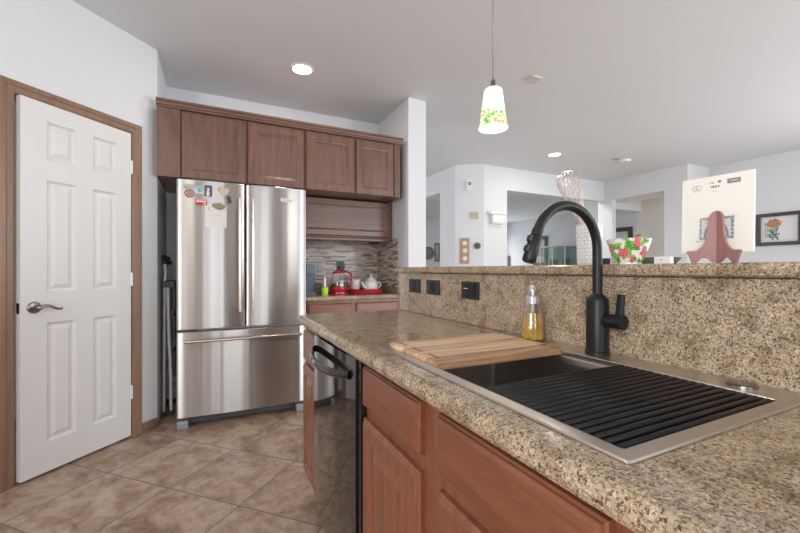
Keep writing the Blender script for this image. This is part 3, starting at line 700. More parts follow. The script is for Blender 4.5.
lp = [(0.932, 1.130), (0.937, 1.1255), (1.385, 1.1255), (1.392, 1.130), (1.395, 1.140), (1.392, 1.150), (1.385, 1.155), (0.940, 1.155), (0.934, 1.151), (0.930, 1.142)]
loft(bm, [[Vector((a, y, z)) for a, z in lp] for y in (-1.3, 1.985)], cap0=True, cap1=True)
tag(obj('bar_ledge', bm, GRAN), 'raised granite bar ledge on top of the half wall', 'countertop')

# outlets and switch on the granite
def outlet(y0, y1, z0, z1, label, kind):
    t = thing(kind, (0.953, (y0 + y1) / 2, z0), label, 'outlet', 'black wall plates on the granite backsplash')
    bm = B(); box(bm, 0.9465, 0.9535, y0, y1, z0, z1, 0.002); obj('plate', bm, BLACK, t)
    cy_ = (y0 + y1) / 2; cz_ = (z0 + z1) / 2
    bm = B()
    if kind == 'light_switch':
        for s in (-0.023, 0.023): box(bm, 0.944, 0.947, cy_ + s - 0.017, cy_ + s + 0.017, cz_ - 0.027, cz_ + 0.027, 0.001)
        obj('rocker', bm, MBLACK, t)
        bm = B(); box(bm, 0.9432, 0.9442, cy_ + 0.008, cy_ + 0.036, cz_ + 0.006, cz_ + 0.0085); obj('indicator', bm, LGREY, t)
    else:
        box(bm, 0.944, 0.947, cy_ - 0.020, cy_ + 0.020, cz_ - 0.028, cz_ + 0.028, 0.001)
        for s in (-0.013, 0.013):
            for q in (-0.006, 0.006): box(bm, 0.9432, 0.9442, cy_ + q - 0.0012, cy_ + q + 0.0012, cz_ + s - 0.005, cz_ + s + 0.005)
        obj('socket', bm, MBLACK, t)
    return t
outlet(1.722, 1.838, 1.022, 1.092, 'black outlet plate farthest along the granite backsplash', 'wall_outlet')
outlet(1.534, 1.652, 1.021, 1.091, 'black outlet plate in the middle of three on granite backsplash', 'wall_outlet')
outlet(1.236, 1.354, 1.020, 1.092, 'wide black switch plate nearest the soap dispenser on granite backsplash', 'light_switch')

# ------------------------------------------------------------------ sink
sk = thing('kitchen_sink', (0.69, 0.67, 0.70), 'large stainless workstation sink set in the granite counter', 'sink')
OX0, OX1, OY0, OY1 = 0.4300, 0.9525, 0.281, 1.060
IX0, IX1, IY0, IY1 = 0.4560, 0.8640, 0.306, 1.032
bm = B()
def rr(x0, x1, y0, y1, r, z, n=5): return [Vector((a, b_, z)) for a, b_ in rrect(x0, x1, y0, y1, r, n)]
loft(bm, [rr(OX0, OX1, OY0, OY1, 0.006, 0.9145), rr(OX0, OX1, OY0, OY1, 0.006, 0.9165), rr(OX0 + 0.002, OX1 - 0.002, OY0 + 0.002, OY1 - 0.002, 0.005, 0.9185),
          rr(IX0 - 0.001, IX1 + 0.001, IY0 - 0.001, IY1 + 0.001, 0.005, 0.9185), rr(IX0, IX1, IY0, IY1, 0.005, 0.917), rr(IX0, IX1, IY0, IY1, 0.005, 0.9045), rr(IX0 + 0.010, IX1 - 0.010, IY0 + 0.004, IY1 - 0.004, 0.005, 0.9035)])
obj('rim', bm, SINKST, sk)
bm = B()
loft(bm, [rr(IX0 + 0.010, IX1 - 0.010, IY0 + 0.004, IY1 - 0.004, 0.010, 0.9035), rr(IX0 + 0.012, IX1 - 0.012, IY0 + 0.006, IY1 - 0.006, 0.016, 0.89), rr(IX0 + 0.014, IX1 - 0.014, IY0 + 0.008, IY1 - 0.008, 0.018, 0.70), rr(IX0 + 0.02, IX1 - 0.02, IY0 + 0.014, IY1 - 0.014, 0.018, 0.694)], cap1=True)
o = obj('basin', bm, BASINST, sk)
bm = B(); lathe(bm, (0.66, 0.67, 0.6945), [(0.056, 0), (0.056, 0.003), (0.045, 0.004), (0.040, 0.001), (0.004, 0.001)], 32); obj('drain', bm, CHROME, sk)
bm = B(); lathe(bm, (0.912, 0.375, 0.9187), [(0.0245, 0), (0.0245, 0.003), (0.021, 0.005)], 36); tag(obj('hole_cover', bm, NICKEL), 'small round steel hole cover on the sink rim by the rack', 'cap')
# roll-up rack
rk = thing('drying_rack', (0.66, 0.447, 0.905), 'black roll-up dish rack over the near half of the sink', 'dish rack')
for k in range(17):
    y = 0.3165 + k * 0.0165
    bm = B(); tube(bm, [(0.4590, y, 0.9135), (0.8610, y, 0.9135)], 0.0051, 10); obj('rod', bm, SILIC, rk)
for a, b_ in ((0.4605, 0.470), (0.850, 0.8595)):
    bm = B(); box(bm, a, b_, 0.311, 0.586, 0.9050, 0.9115, 0.001); obj('end_strip', bm, SILIC, rk)
# cutting board
cbd = thing('cutting_board', (0.66, 0.89, 0.905), 'acacia wood cutting board across the far end of the sink', 'cutting board')
bm = B(); bx0, bx1, by0, by1 = 0.4575, 0.8625, 0.758, 1.026
def outline(i, z):
    # the left end is scalloped into three finger grips
    pts = [Vector((bx1 - i, by0 + i, z)), Vector((bx1 - i, by1 - i, z))]
    for k in range(37):
        q = k / 36; y = by1 - i - (by1 - by0 - 2 * i) * q
        pts.append(Vector((bx0 + i + 0.007 * (1 - abs(math.sin(3 * PI * q)) ** 0.5), y, z)))
    return pts
loft(bm, [outline(0.002, 0.9055), outline(0, 0.908), outline(0, 0.923), outline(0.0035, 0.9275)], cap0=True, cap1=True)
obj('board', bm, BOARD, cbd)
GRV = mat('dark groove in wood', (0.10, 0.05, 0.025), 0.7)
for yy in (0.79, 0.875, 0.96):
    bm = B(); box(bm, 0.486, 0.4915, yy, yy + 0.055, 0.9272, 0.9279); obj('slot', bm, GRV, cbd)
bm = B()
for k in range(3):
    a = k * PI / 3 + 0.2; c = Vector((0.838, 0.80, 0.9272)); d = Vector((math.cos(a), math.sin(a), 0)); nn = Vector((-d.y, d.x, 0))
    prism(bm, [(-0.012, -0.002), (0.012, -0.002), (0.012, 0.002), (-0.012, 0.002)], c, d, nn, Z, 0.0006)
obj('burned_mark', bm, GRV, cbd)

# ------------------------------------------------------------------ faucet
FX, FY = 0.921, 0.690
fc = thing('kitchen_faucet', (FX, FY, 0.9185), 'tall matte black gooseneck faucet at the back of the sink', 'faucet')
bm = B(); lathe(bm, (FX, FY, 0.9187), [(0.0300, 0), (0.0300, 0.005), (0.0285, 0.007)], 36); obj('base_ring', bm, MBLACK, fc)
bm = B(); lathe(bm, (FX, FY, 0.9255), [(0.0278, 0), (0.0278, 0.132), (0.026, 0.138), (0.0150, 0.150), (0.0125, 0.152)], 36); obj('body', bm, MBLACK, fc)
bm = B(); pts = [(FX, FY, 1.074), (FX, FY, 1.12), (FX, FY, 1.18)]
RA = 0.1115; zc_ = 1.192
for k in range(0, 25):
    a = math.radians(158 * k / 24); pts.append((FX - RA + RA * math.cos(a), FY, zc_ + RA * math.sin(a)))
tube(bm, pts, 0.0122, 20); obj('spout', bm, MBLACK, fc)
p0 = Vector(pts[-1]); dd = (Vector(pts[-1]) - Vector(pts[-2])).normalized(); dd = Vector((-0.404, 0, -1)).normalized()
bm = B(); cyl(bm, p0 - dd * 0.004, p0 + dd * 0.010, 0.0135, 24); tube(bm, [p0 + dd * 0.010, p0 + dd * 0.014, p0 + dd * 0.076, p0 + dd * 0.080], [0.0135, 0.0155, 0.0160, 0.0135], 24)
sh = obj('spray_head', bm, MBLACK, fc)
bm = B()
for q in (0.026, 0.052):
    c = p0 + dd * q; e = Vector((-1, 0, 0.404)).normalized()
    prism(bm, [(-0.006, -0.007), (0.006, -0.007), (0.006, 0.007), (-0.006, 0.007)], c, Y, dd, e, 0.0205)
obj('button', bm, BLACK, sh)
bm = B(); cyl(bm, (FX, FY - 0.02, 1.008), (FX, FY - 0.047, 1.008), 0.0175, 24); cyl(bm, (FX, FY - 0.0475, 1.008), (FX, FY - 0.074, 1.008), 0.0185, 24)
hdl = obj('valve', bm, MBLACK, fc)
bm = B(); tube(bm, [(FX, FY - 0.061, 1.015), (FX, FY - 0.064, 1.045), (FX, FY - 0.067, 1.078)], [0.0115, 0.0105, 0.0105], 14, sx=1.0, sy=0.62, up=(1, 0, 0)); obj('lever', bm, MBLACK, fc)

# soap dispenser
sd = thing('soap_dispenser', (0.905, 0.905, 0.9187), 'glass soap dispenser with amber soap and grey pump beside the faucet', 'soap dispenser')
sc = (0.905, 0.905, 0.9195)
bm = B(); lathe(bm, sc, [(0.033, 0), (0.036, 0.003), (0.0365, 0.012), (0.035, 0.05), (0.030, 0.088), (0.0235, 0.112), (0.0205, 0.120), (0.0205, 0.126), (0.0190, 0.126), (0.0190, 0.119), (0.022, 0.110), (0.0285, 0.087), (0.0335, 0.05), (0.035, 0.012), (0.034, 0.005)], 32, sy=0.9); obj('bottle', bm, GLASS, sd)
bm = B(); lathe(bm, sc, [(0.0335, 0.0055), (0.0347, 0.012), (0.0332, 0.05), (0.0284, 0.086)], 32, sy=0.9); obj('liquid_soap', bm, AMBER, sd)
bm = B(); cyl(bm, (0.905, 0.905, 0.9285), (0.905, 0.905, 1.04), 0.003, 10); obj('dip_tube', bm, WPLASTIC, sd)
PUMPM = mat('satin grey pump', (0.50, 0.50, 0.50), 0.3, 0.6)
bm = B(); lathe(bm, sc, [(0.0228, 0.116), (0.0228, 0.137), (0.021, 0.1395), (0.010, 0.1405)], 28); obj('collar', bm, PUMPM, sd)
bm = B(); lathe(bm, sc, [(0.0080, 0.1407), (0.0080, 0.150), (0.0115, 0.151), (0.0115, 0.171), (0.0105, 0.173)], 24)
tube(bm, [(0.905, 0.905, 1.0835), (0.885, 0.877, 1.0835), (0.880, 0.870, 1.080)], [0.0045, 0.0042, 0.0036], 12); obj('pump', bm, PUMPM, sd)

# ------------------------------------------------------------------ on the bar ledge
LZ1 = 1.1553
# floral bowl
bw = thing('serving_bowl', (1.17, 0.768, LZ1), 'white serving bowl painted with red roses and green leaves on bar ledge', 'bowl')
bc_ = Vector((1.17, 0.768, LZ1)); prof = [(0.034, 0.0), (0.036, 0.003), (0.036, 0.007), (0.044, 0.022), (0.051, 0.042), (0.0570, 0.062), (0.0625, 0.080)]
bm = B(); col = bm.loops.layers.float_color.new('paint')
NA = 110; NP = 60
def pr(q):
    f = q * (len(prof) - 1); i = min(int(f), len(prof) - 2); s = f - i
    return prof[i][0] + (prof[i + 1][0] - prof[i][0]) * s, prof[i][1] + (prof[i + 1][1] - prof[i][1]) * s
roses = [(197, 0.036, 0.0165), (272, 0.040, 0.018), (150, 0.052, 0.015), (100, 0.04, 0.017), (30, 0.05, 0.017), (320, 0.055, 0.017), (228, 0.016, 0.010)]
def bowl_col(a, z, inside):
    arc = 0.052
    for ra, rz, rad in roses:
        da = (math.degrees(a) - ra + 180) % 360 - 180
        dx = math.radians(da) * arc; dz_ = z - rz; dist = math.hypot(dx, dz_) * (1 + 0.16 * math.sin(5 * math.atan2(dz_, dx)))
        if dist < rad:
            s = math.sin(dist * 900 + math.atan2(dz_, dx) * 2)
            return (0.52, 0.06, 0.09) if s > 0.1 else (0.68, 0.24, 0.26)
    n_ = mnoise.noise(Vector((math.cos(a) * 2.6, math.sin(a) * 2.6, z * 42)))
    n2 = mnoise.noise(Vector((math.cos(a) * 6 + 7, math.sin(a) * 6, z * 90)))
    if n_ > 0.10: return (0.09, 0.36, 0.045) if n2 > -0.05 else (0.25, 0.55, 0.12)
    if n_ > 0.02: return (0.46, 0.66, 0.36)
    return (0.80, 0.81, 0.75)
outer = []
for j in range(NP + 1):
    r, z = pr(j / NP); outer.append([(r, z)])
allp = [(pr(j / NP), False) for j in range(NP + 1)] + [((0.0600, 0.0795), True)] + [((pr(1 - j / 12)[0] - 0.004, max(0.012, pr(1 - j / 12)[1])), True) for j in range(1, 11)]
R_ = []
for (r, z), ins_ in allp:
    R_.append([bm.verts.new(bc_ + Vector((r * math.cos(2 * PI * k / NA), r * math.sin(2 * PI * k / NA), z + (0.0015 * math.sin(12 * 2 * PI * k / NA) if z > 0.076 else 0)))) for k in range(NA)])
for j in range(len(R_) - 1):
    for k in range(NA):
        f = bm.faces.new((R_[j][k], R_[j][(k + 1) % NA], R_[j + 1][(k + 1) % NA], R_[j + 1][k])); f.smooth = True
        cc = bowl_col(2 * PI * (k + .5) / NA, (allp[j][0][1] + allp[j + 1][0][1]) / 2, allp[j][1])
        for l in f.loops: l[col] = (*cc, 1)
for rg_ in (list(reversed(R_[0])), R_[-1]):
    f = bm.faces.new(rg_)
    for l in f.loops: l[col] = (0.8, 0.8, 0.75, 1)
obj('bowl_body', bm, GLAZE, bw)
ROSE = mat('rose pink glaze', (0.60, 0.12, 0.15), 0.25, coat=0.3, var=0.35, bscale=70); LEAFG = mat('leaf green glaze', (0.10, 0.38, 0.05), 0.25, coat=0.3, var=0.3, bscale=60)
bm = B()
for (a, z, r) in ((237, 0.078, 0.0100), (237, 0.062, 0.0100)):
    rr_ = 0.0625 if z > 0.08 else 0.058
    p = bc_ + Vector((rr_ * math.cos(math.radians(a)), rr_ * math.sin(math.radians(a)), z))
    for q in range(7):
        aa = q * 2 * PI / 6; off = Vector((0, 0, 0)) if q == 6 else Vector((-math.sin(math.radians(a)) * math.cos(aa), math.cos(math.radians(a)) * math.cos(aa), math.sin(aa))) * r * 0.55
        bmesh.ops.create_icosphere(bm, subdivisions=2, radius=r * 0.55, matrix=Matrix.Translation(p + off))
obj('rose_relief', bm, ROSE, bw, smooth=True)
for r_, z_ in ((0.0625, 0.0895), (0.0535, 0.048)):
    p = bc_ + Vector((r_ * math.cos(math.radians(237)), r_ * math.sin(math.radians(237)), z_)); bm = B()
    bmesh.ops.create_icosphere(bm, subdivisions=2, radius=0.008, matrix=Matrix.Translation(p) @ Matrix.Diagonal((1, 1.4, 0.5, 1))); obj('leaf_relief', bm, LEAFG, bw, smooth=True)
# crock with whisk
cr = Vector((1.14, 0.885, LZ1))
bm = B(); pf = [(0.043, 0), (0.0445, 0.004), (0.0465, 0.06), (0.0495, 0.128), (0.0515, 0.136), (0.0490, 0.137), (0.0465, 0.128), (0.0435, 0.05), (0.041, 0.008)]
WEAVE, t_, b_n = nt('white woven relief ceramic'); b_n.inputs['Base Color'].default_value = (0.82, 0.82, 0.81, 1); b_n.inputs['Roughness'].default_value = 0.35
g_ = t_.nodes.new('ShaderNodeNewGeometry'); sp_ = t_.nodes.new('ShaderNodeSeparateXYZ'); t_.links.new(g_.outputs['Position'], sp_.inputs[0])
su_ = t_.nodes.new('ShaderNodeMath'); su_.operation = 'SUBTRACT'; t_.links.new(sp_.outputs[1], su_.inputs[0]); t_.links.new(sp_.outputs[0], su_.inputs[1])
cb_ = t_.nodes.new('ShaderNodeCombineXYZ'); t_.links.new(su_.outputs[0], cb_.inputs[0]); t_.links.new(sp_.outputs[2], cb_.inputs[1])
bk_ = t_.nodes.new('ShaderNodeTexBrick'); bk_.offset = 0.5; bk_.inputs['Scale'].default_value = 1; bk_.inputs['Brick Width'].default_value = 0.020; bk_.inputs['Row Height'].default_value = 0.0125; bk_.inputs['Mortar Size'].default_value = 0.0011
bk_.inputs['Color1'].default_value = (0.78, 0.78, 0.77, 1); bk_.inputs['Color2'].default_value = (0.74, 0.74, 0.73, 1); bk_.inputs['Mortar'].default_value = (0.58, 0.58, 0.58, 1)  # darker groove lines: shading of the woven relief put into the colour
t_.links.new(cb_.outputs[0], bk_.inputs['Vector']); t_.links.new(bk_.outputs['Color'], b_n.inputs['Base Color'])
mxr = t_.nodes.new('ShaderNodeBump'); mxr.invert = True; mxr.inputs['Strength'].default_value = 0.8; mxr.inputs['Distance'].default_value = 0.002
t_.links.new(bk_.outputs['Fac'], mxr.inputs['Height']); t_.links.new(mxr.outputs['Normal'], b_n.inputs['Normal'])
lathe(bm, cr, pf, 40, power=4.0, sx=0.70, sy=0.70); tag(obj('utensil_crock', bm, WEAVE), 'square white woven relief crock holding the whisk on bar ledge', 'crock')
wk = thing('balloon_whisk', tuple(cr + Vector((0, 0, 0.012))), 'large wire balloon whisk standing in the white crock', 'whisk')
base = cr + Vector((0.003, -0.018, 0.014)); tip = Vector((1.130, 0.977, 1.496))
ax = (tip - base).normalized(); ex, ey = frame_axes(ax); Lw = (tip - base).length
bm = B(); tube(bm, [base, base + ax * 0.11], [0.010, 0.008], 14); obj('handle', bm, mat('pink silicone handle', (0.55, 0.30, 0.28), 0.4), wk)
for k in range(9):
    a = PI * k / 9; e = ex * math.cos(a) + ey * math.sin(a); pts = []
    for q in range(49):
        s = q / 48 * PI * 2; 
        # teardrop loop: narrow at the handle, wide near the tip
        tt = max(0.0, min(1.0, ((1 - math.cos(s)) / 2) ** 0.8)); wdt = 0.054 * (tt ** 1.25) * math.sqrt(max(0.0, 1 - tt ** 7)) * (1 if s < PI else -1)
        pts.append(base + ax * (0.105 + (Lw - 0.105 - 0.002 * k) * tt) + e * (wdt + 0.004 * (1 if s < PI else -1) * (1 - tt)))
    bm = B(); tube(bm, pts, 0.0011, 6); obj('wire', bm, WIRE, wk)
# dark dish behind the bowl, napkin corner
bm = B(); lathe(bm, (1.27, 0.905, LZ1), [(0.024, 0), (0.026, 0.003), (0.032, 0.026), (0.030, 0.026), (0.024, 0.006)], 28); tag(obj('small_dish', bm, DGREY), 'small dark dish partly hidden behind the flowered bowl', 'dish')
bm = B(); prism(bm, [(-0.02, 0), (0.02, 0), (0.012, 0.075), (-0.004, 0.078)], (1.225, 0.862, LZ1), Vector((0.6, 0.8, 0)), Vector((0.12, 0.1, 0.99)).normalized(), Vector((0.8, -0.6, 0)), 0.012)
tag(obj('napkin', bm, WPLASTIC), 'upright folded white napkin between crock and flowered bowl', 'napkin')
# white place-card block and thin green tray
bm = B(); box(bm, 1.16, 1.178, 0.640, 0.686, LZ1, LZ1 + 0.0235, 0.003)
tb = thing('card_block', (1.169, 0.663, LZ1), 'small white block right of the flowered bowl', 'block')
obj('block_body', bm, WPLASTIC, tb)
bm = B(); cyl(bm, (1.1585, 0.664, LZ1 + 0.015), (1.1602, 0.664, LZ1 + 0.015), 0.0015, 10); obj('dot', bm, DGREY, tb)
GL2 = mat('greenish glass', (0.30, 0.36, 0.28), 0.1, trans=0.5)
bm = B(); lathe(bm, (1.285, 0.755, LZ1), [(0.045, 0), (0.055, 0.004), (0.072, 0.0235), (0.070, 0.0245), (0.052, 0.008), (0.040, 0.005)], 40); tag(obj('glass_dish', bm, GL2), 'shallow greenish glass dish behind the small white block', 'dish')
# easel stand: two curved leaves joined at the front edge
es = thing('easel_stand', (1.09, 0.491, LZ1), 'mauve wooden easel stand holding the white panel', 'easel')
def leaf(sgn):
    bm = B()
    pr_ = [(0, 0.002), (0.010, 0.004), (0.022, 0.014), (0.034, 0.014), (0.042, 0.006), (0.046, 0.0), (0.056, 0.0), (0.064, 0.022), (0.069, 0.030), (0.066, 0.033), (0.045, 0.033), (0.030, 0.047), (0.0215, 0.068), (0.019, 0.096), (0.0165, 0.120), (0.010, 0.130), (0, 0.134)]
    u = Vector((-0.34, sgn * 0.94, 0)).normalized(); n_ = Vector((0.94, sgn * 0.34, 0)).normalized()
    prism(bm, [(a * 0.84, b_ * 0.94) for a, b_ in pr_], (1.075, 0.491, LZ1), u, Z, n_, 0.006)
    return bm
for sgn in (1, -1): obj('leaf', leaf(sgn), MAUVE, es)
# small lip on which the panel stands
bm = B(); box(bm, 1.0805, 1.112, 0.478, 0.504, LZ1 + 0.020, LZ1 + 0.027, 0.001); obj('lip', bm, MAUVE, es)
def sketch(u, v):
    W = (0.80, 0.79, 0.73); G = (0.38, 0.38, 0.37); BL = (0.23, 0.27, 0.32)
    # interlaced rings
    for cu in (0.195, 0.245):
        d = math.hypot((u - cu) / 0.040, (v - 0.873) / 0.034)
        if 0.82 < d < 1.08: return G
    if 0.15 < u < 0.29 and abs(v - 0.825) < 0.004: return (0.62, 0.61, 0.57)
    # lettering blots, centre: unreadable at this size
    if 0.40 < u < 0.48 and 0.90 < v < 0.925 and int(u * 120) % 3: return (0.33, 0.34, 0.35)
    if math.hypot((u - 0.545) / 0.028, (v - 0.918) / 0.016) < 1: return (0.20, 0.22, 0.26)
    if 0.42 < u < 0.54 and 0.845 < v < 0.872 and int(u * 110) % 4: return (0.16, 0.17, 0.19)
    if 0.44 < u < 0.52 and abs(v - 0.80) < 0.005: return (0.60, 0.59, 0.55)
    if 0.65 < u < 0.83 and 0.875 < v < 0.935:
        return (0.55, 0.58, 0.60) if (0.69 < u < 0.79 and 0.897 < v < 0.915) else (0.20, 0.225, 0.26)
    # pencil sketch of an arched opening
    if 0.27 < u < 0.75 and 0.17 < v < 0.46:
        edge = (u < 0.30 or u > 0.71 or v < 0.20 or v > 0.425)
        d = math.hypot((u - 0.51) / 0.16, (v - 0.20) / 0.20)
        nz = mnoise.noise(Vector((u * 40, v * 40, 0)))
        if edge: return BL if nz > -0.15 else (0.50, 0.52, 0.53)
        if 0.9 < d < 1.08: return BL
        if d < 0.9: return (0.42, 0.46, 0.48) if nz > 0 else (0.60, 0.62, 0.60)
        return (0.55, 0.57, 0.57) if nz > 0.1 else (0.70, 0.70, 0.65)
    if 0.20 < u < 0.80 and 0.14 < v < 0.48 and mnoise.noise(Vector((u * 25, v * 90, 3))) > 0.38: return (0.58, 0.58, 0.56)
    if 0.22 < u < 0.30 and abs(v - 0.155) < 0.008: return G
    return W
uu = Vector((0.07, -1, 0)).normalized(); nnv = Vector((-1, -0.07, 0)).normalized()
tag(paint_grid('tile_board', (1.100, 0.577, LZ1 + 0.0275), uu, (Z + X * 0.03).normalized(), nnv, 0.1445, 0.188, 140, 150, sketch, 0.006), 'square white panel with small sketch and logos on mauve easel', 'panel')

# ------------------------------------------------------------------ on the back counter
ZB = 0.9142
kc = thing('coffee_maker', (0.775, 3.50, ZB), 'slate blue single serve coffee maker beside the refrigerator', 'coffee maker')
bm = B(); loft(bm, [rr(0.715, 0.835, 3.40, 3.62, 0.02, z) for z in (ZB, ZB + 0.022)], cap0=True, cap1=True); obj('base', bm, BLUEG, kc)
bm = B(); loft(bm, [rr(0.715, 0.835, 3.50, 3.62, 0.02, z) for z in (ZB + 0.022, ZB + 0.20)], cap0=True, cap1=True); obj('column', bm, BLUEG, kc)
bm = B(); loft(bm, [rr(0.715, 0.842, 3.40, 3.62, 0.03, z) for z in (ZB + 0.195, ZB + 0.275)], cap0=True, cap1=True); obj('head', bm, mat('grey blue plastic', (0.12, 0.13, 0.155), 0.3), kc)
bm = B(); loft(bm, [rr(0.72, 0.838, 3.405, 3.61, 0.03, z) for z in (ZB + 0.276, ZB + 0.290)], cap0=True, cap1=True); obj('lid', bm, GREY, kc)
bm = B(); box(bm, 0.735, 0.815, 3.41, 3.495, ZB + 0.022, ZB + 0.028, 0.001); obj('drip_tray', bm, GREY, kc)
gb = thing('dish_brush_bottle', (0.888, 3.36, ZB), 'bright green bottle with slim white top on back counter', 'bottle')
bm = B(); lathe(bm, (0.888, 3.36, ZB), [(0.027, 0), (0.029, 0.004), (0.029, 0.060), (0.026, 0.074), (0.012, 0.080)], 28); obj('bottle', bm, GREEN, gb)
bm = B(); lathe(bm, (0.888, 3.36, ZB), [(0.011, 0.080), (0.011, 0.092), (0.0085, 0.096), (0.008, 0.150), (0.006, 0.158)], 20); obj('white_top', bm, WPLASTIC, gb)
kt = thing('electric_kettle', (1.042, 3.46, ZB), 'red electric glass kettle on the back counter', 'kettle')
kcn = (1.042, 3.46, ZB)
bm = B(); lathe(bm, kcn, [(0.076, 0), (0.078, 0.006), (0.076, 0.020), (0.068, 0.024)], 36); obj('power_base', bm, RED, kt)
bm = B(); lathe(bm, kcn, [(0.072, 0.025), (0.076, 0.032), (0.076, 0.066), (0.071, 0.072)], 36); obj('lower_body', bm, RED, kt)
bm = B(); lathe(bm, kcn, [(0.070, 0.072), (0.071, 0.10), (0.066, 0.15), (0.054, 0.195), (0.052, 0.195), (0.064, 0.15), (0.069, 0.10), (0.068, 0.074)], 36); obj('glass_jug', bm, GLASS, kt)
bm = B(); lathe(bm, kcn, [(0.056, 0.196), (0.058, 0.202), (0.050, 0.214), (0.016, 0.217), (0.014, 0.226)], 36); obj('lid', bm, RED, kt)
bm = B(); pts = [(1.042 + a, 3.46 - a * 0.2, ZB + z) for a, z in ((0.03, 0.206), (0.075, 0.210), (0.108, 0.198), (0.122, 0.165), (0.122, 0.115), (0.112, 0.075), (0.090, 0.050), (0.065, 0.045))]
tube(bm, pts, 0.0125, 14, sx=1.2, sy=0.8); obj('handle', bm, RED, kt)
bm = B(); lathe(bm, kcn, [(0.060, 0.0735), (0.060, 0.100), (0.052, 0.104)], 32); obj('tea_infuser', bm, mat('dark steel strainer', (0.10, 0.10, 0.10), 0.3, 0.8), kt)
bm = B(); tube(bm, [(1.0, 3.535, ZB + 0.006), (0.95, 3.58, ZB + 0.004), (0.90, 3.60, ZB + 0.004), (0.93, 3.66, ZB + 0.004)], 0.0035, 8); obj('cord', bm, BLACK, kt)
tr = thing('serving_tray', (1.325, 3.50, ZB), 'round red tray with rim holding the tea set', 'tray')
bm = B(); lathe(bm, (1.325, 3.50, ZB), [(0.156, 0), (0.164, 0.004), (0.172, 0.046), (0.168, 0.046), (0.160, 0.010), (0.154, 0.008)], 56); obj('tray_body', bm, RED, tr)
for s in (-1, 1):
    bm = B(); tube(bm, [(1.325 + s * a, 3.50 + q, ZB + z) for a, q, z in ((0.163, -0.035, 0.036), (0.182, -0.028, 0.046), (0.187, 0, 0.050), (0.182, 0.028, 0.046), (0.163, 0.035, 0.036))], 0.0045, 10); obj('handle', bm, DGREY, tr)
TZ = ZB + 0.0083
tp = thing('teapot', (1.380, 3.49, TZ), 'cream ceramic teapot with domed lid on red tray', 'teapot'); tc_ = (1.380, 3.49, TZ)
bm = B(); lathe(bm, tc_, [(0.056, 0), (0.060, 0.004), (0.067, 0.030), (0.070, 0.060), (0.066, 0.092), (0.054, 0.110), (0.044, 0.115)], 36); obj('pot', bm, CERAM, tp)
bm = B(); lathe(bm, tc_, [(0.047, 0.1155), (0.046, 0.122), (0.034, 0.136), (0.012, 0.144), (0.007, 0.150), (0.012, 0.158), (0.010, 0.168), (0.004, 0.174)], 28); obj('lid', bm, CERAM, tp)
bm = B(); tube(bm, [(1.380 - 0.060, 3.475, TZ + 0.048), (1.380 - 0.085, 3.47, TZ + 0.062), (1.380 - 0.096, 3.465, TZ + 0.092), (1.380 - 0.108, 3.462, TZ + 0.106)], [0.017, 0.013, 0.009, 0.008], 14); obj('spout', bm, CERAM, tp)
bm = B(); tube(bm, [(1.380 + a, 3.495, TZ + z) for a, z in ((0.062, 0.090), (0.085, 0.100), (0.102, 0.086), (0.100, 0.058), (0.070, 0.036))], 0.0065, 12); obj('handle', bm, CERAM, tp)
# tilted plate/saucer and cup
sa = thing('tea_cup', (1.235, 3.53, TZ), 'cream tea cup stacked on its side against saucer on red tray', 'cup')
Mx = Matrix.Rotation(math.radians(-14), 3, 'Y')
bm = B(); lathe(bm, (1.245, 3.552, TZ + 0.009), [(0.032, 0.0), (0.034, 0.008), (0.056, 0.036), (0.068, 0.075), (0.072, 0.112), (0.068, 0.112), (0.062, 0.075), (0.050, 0.040), (0.026, 0.014)], 32, axis=Mx); obj('cup_body', bm, CERAM, sa)
sa['label'] = 'cream tea cup leaning on red tray left of the teapot'
bm = B(); lathe(bm, (1.255, 3.430, TZ), [(0.020, 0), (0.030, 0.003), (0.040, 0.011), (0.038, 0.012), (0.018, 0.005)], 28); tag(obj('tea_saucer', bm, DGREY), 'small dark saucer on red tray in front of the cup', 'saucer')
# outlet on the mosaic tile with plug
ob = thing('wall_outlet', (1.193, 3.888, 1.115), 'black outlet with plug on the mosaic tile above the red kettle', 'outlet')
bm = B(); box(bm, 1.150, 1.238, 3.8830, 3.8890, 1.112, 1.232, 0.002); obj('plate', bm, DGREY, ob)
bm = B(); box(bm, 1.172, 1.216, 3.846, 3.883, 1.135, 1.178, 0.006); tube(bm, [(1.194, 3.855, 1.137), (1.194, 3.85, 1.10), (1.18, 3.858, 1.02), (1.16, 3.855, 0.94)], 0.0035, 8); obj('plug', bm, BLACK, ob)
bm = B(); box(bm, 1.176, 1.212, 3.8815, 3.8835, 1.186, 1.222, 0.001); obj('socket', bm, BLACK, ob)

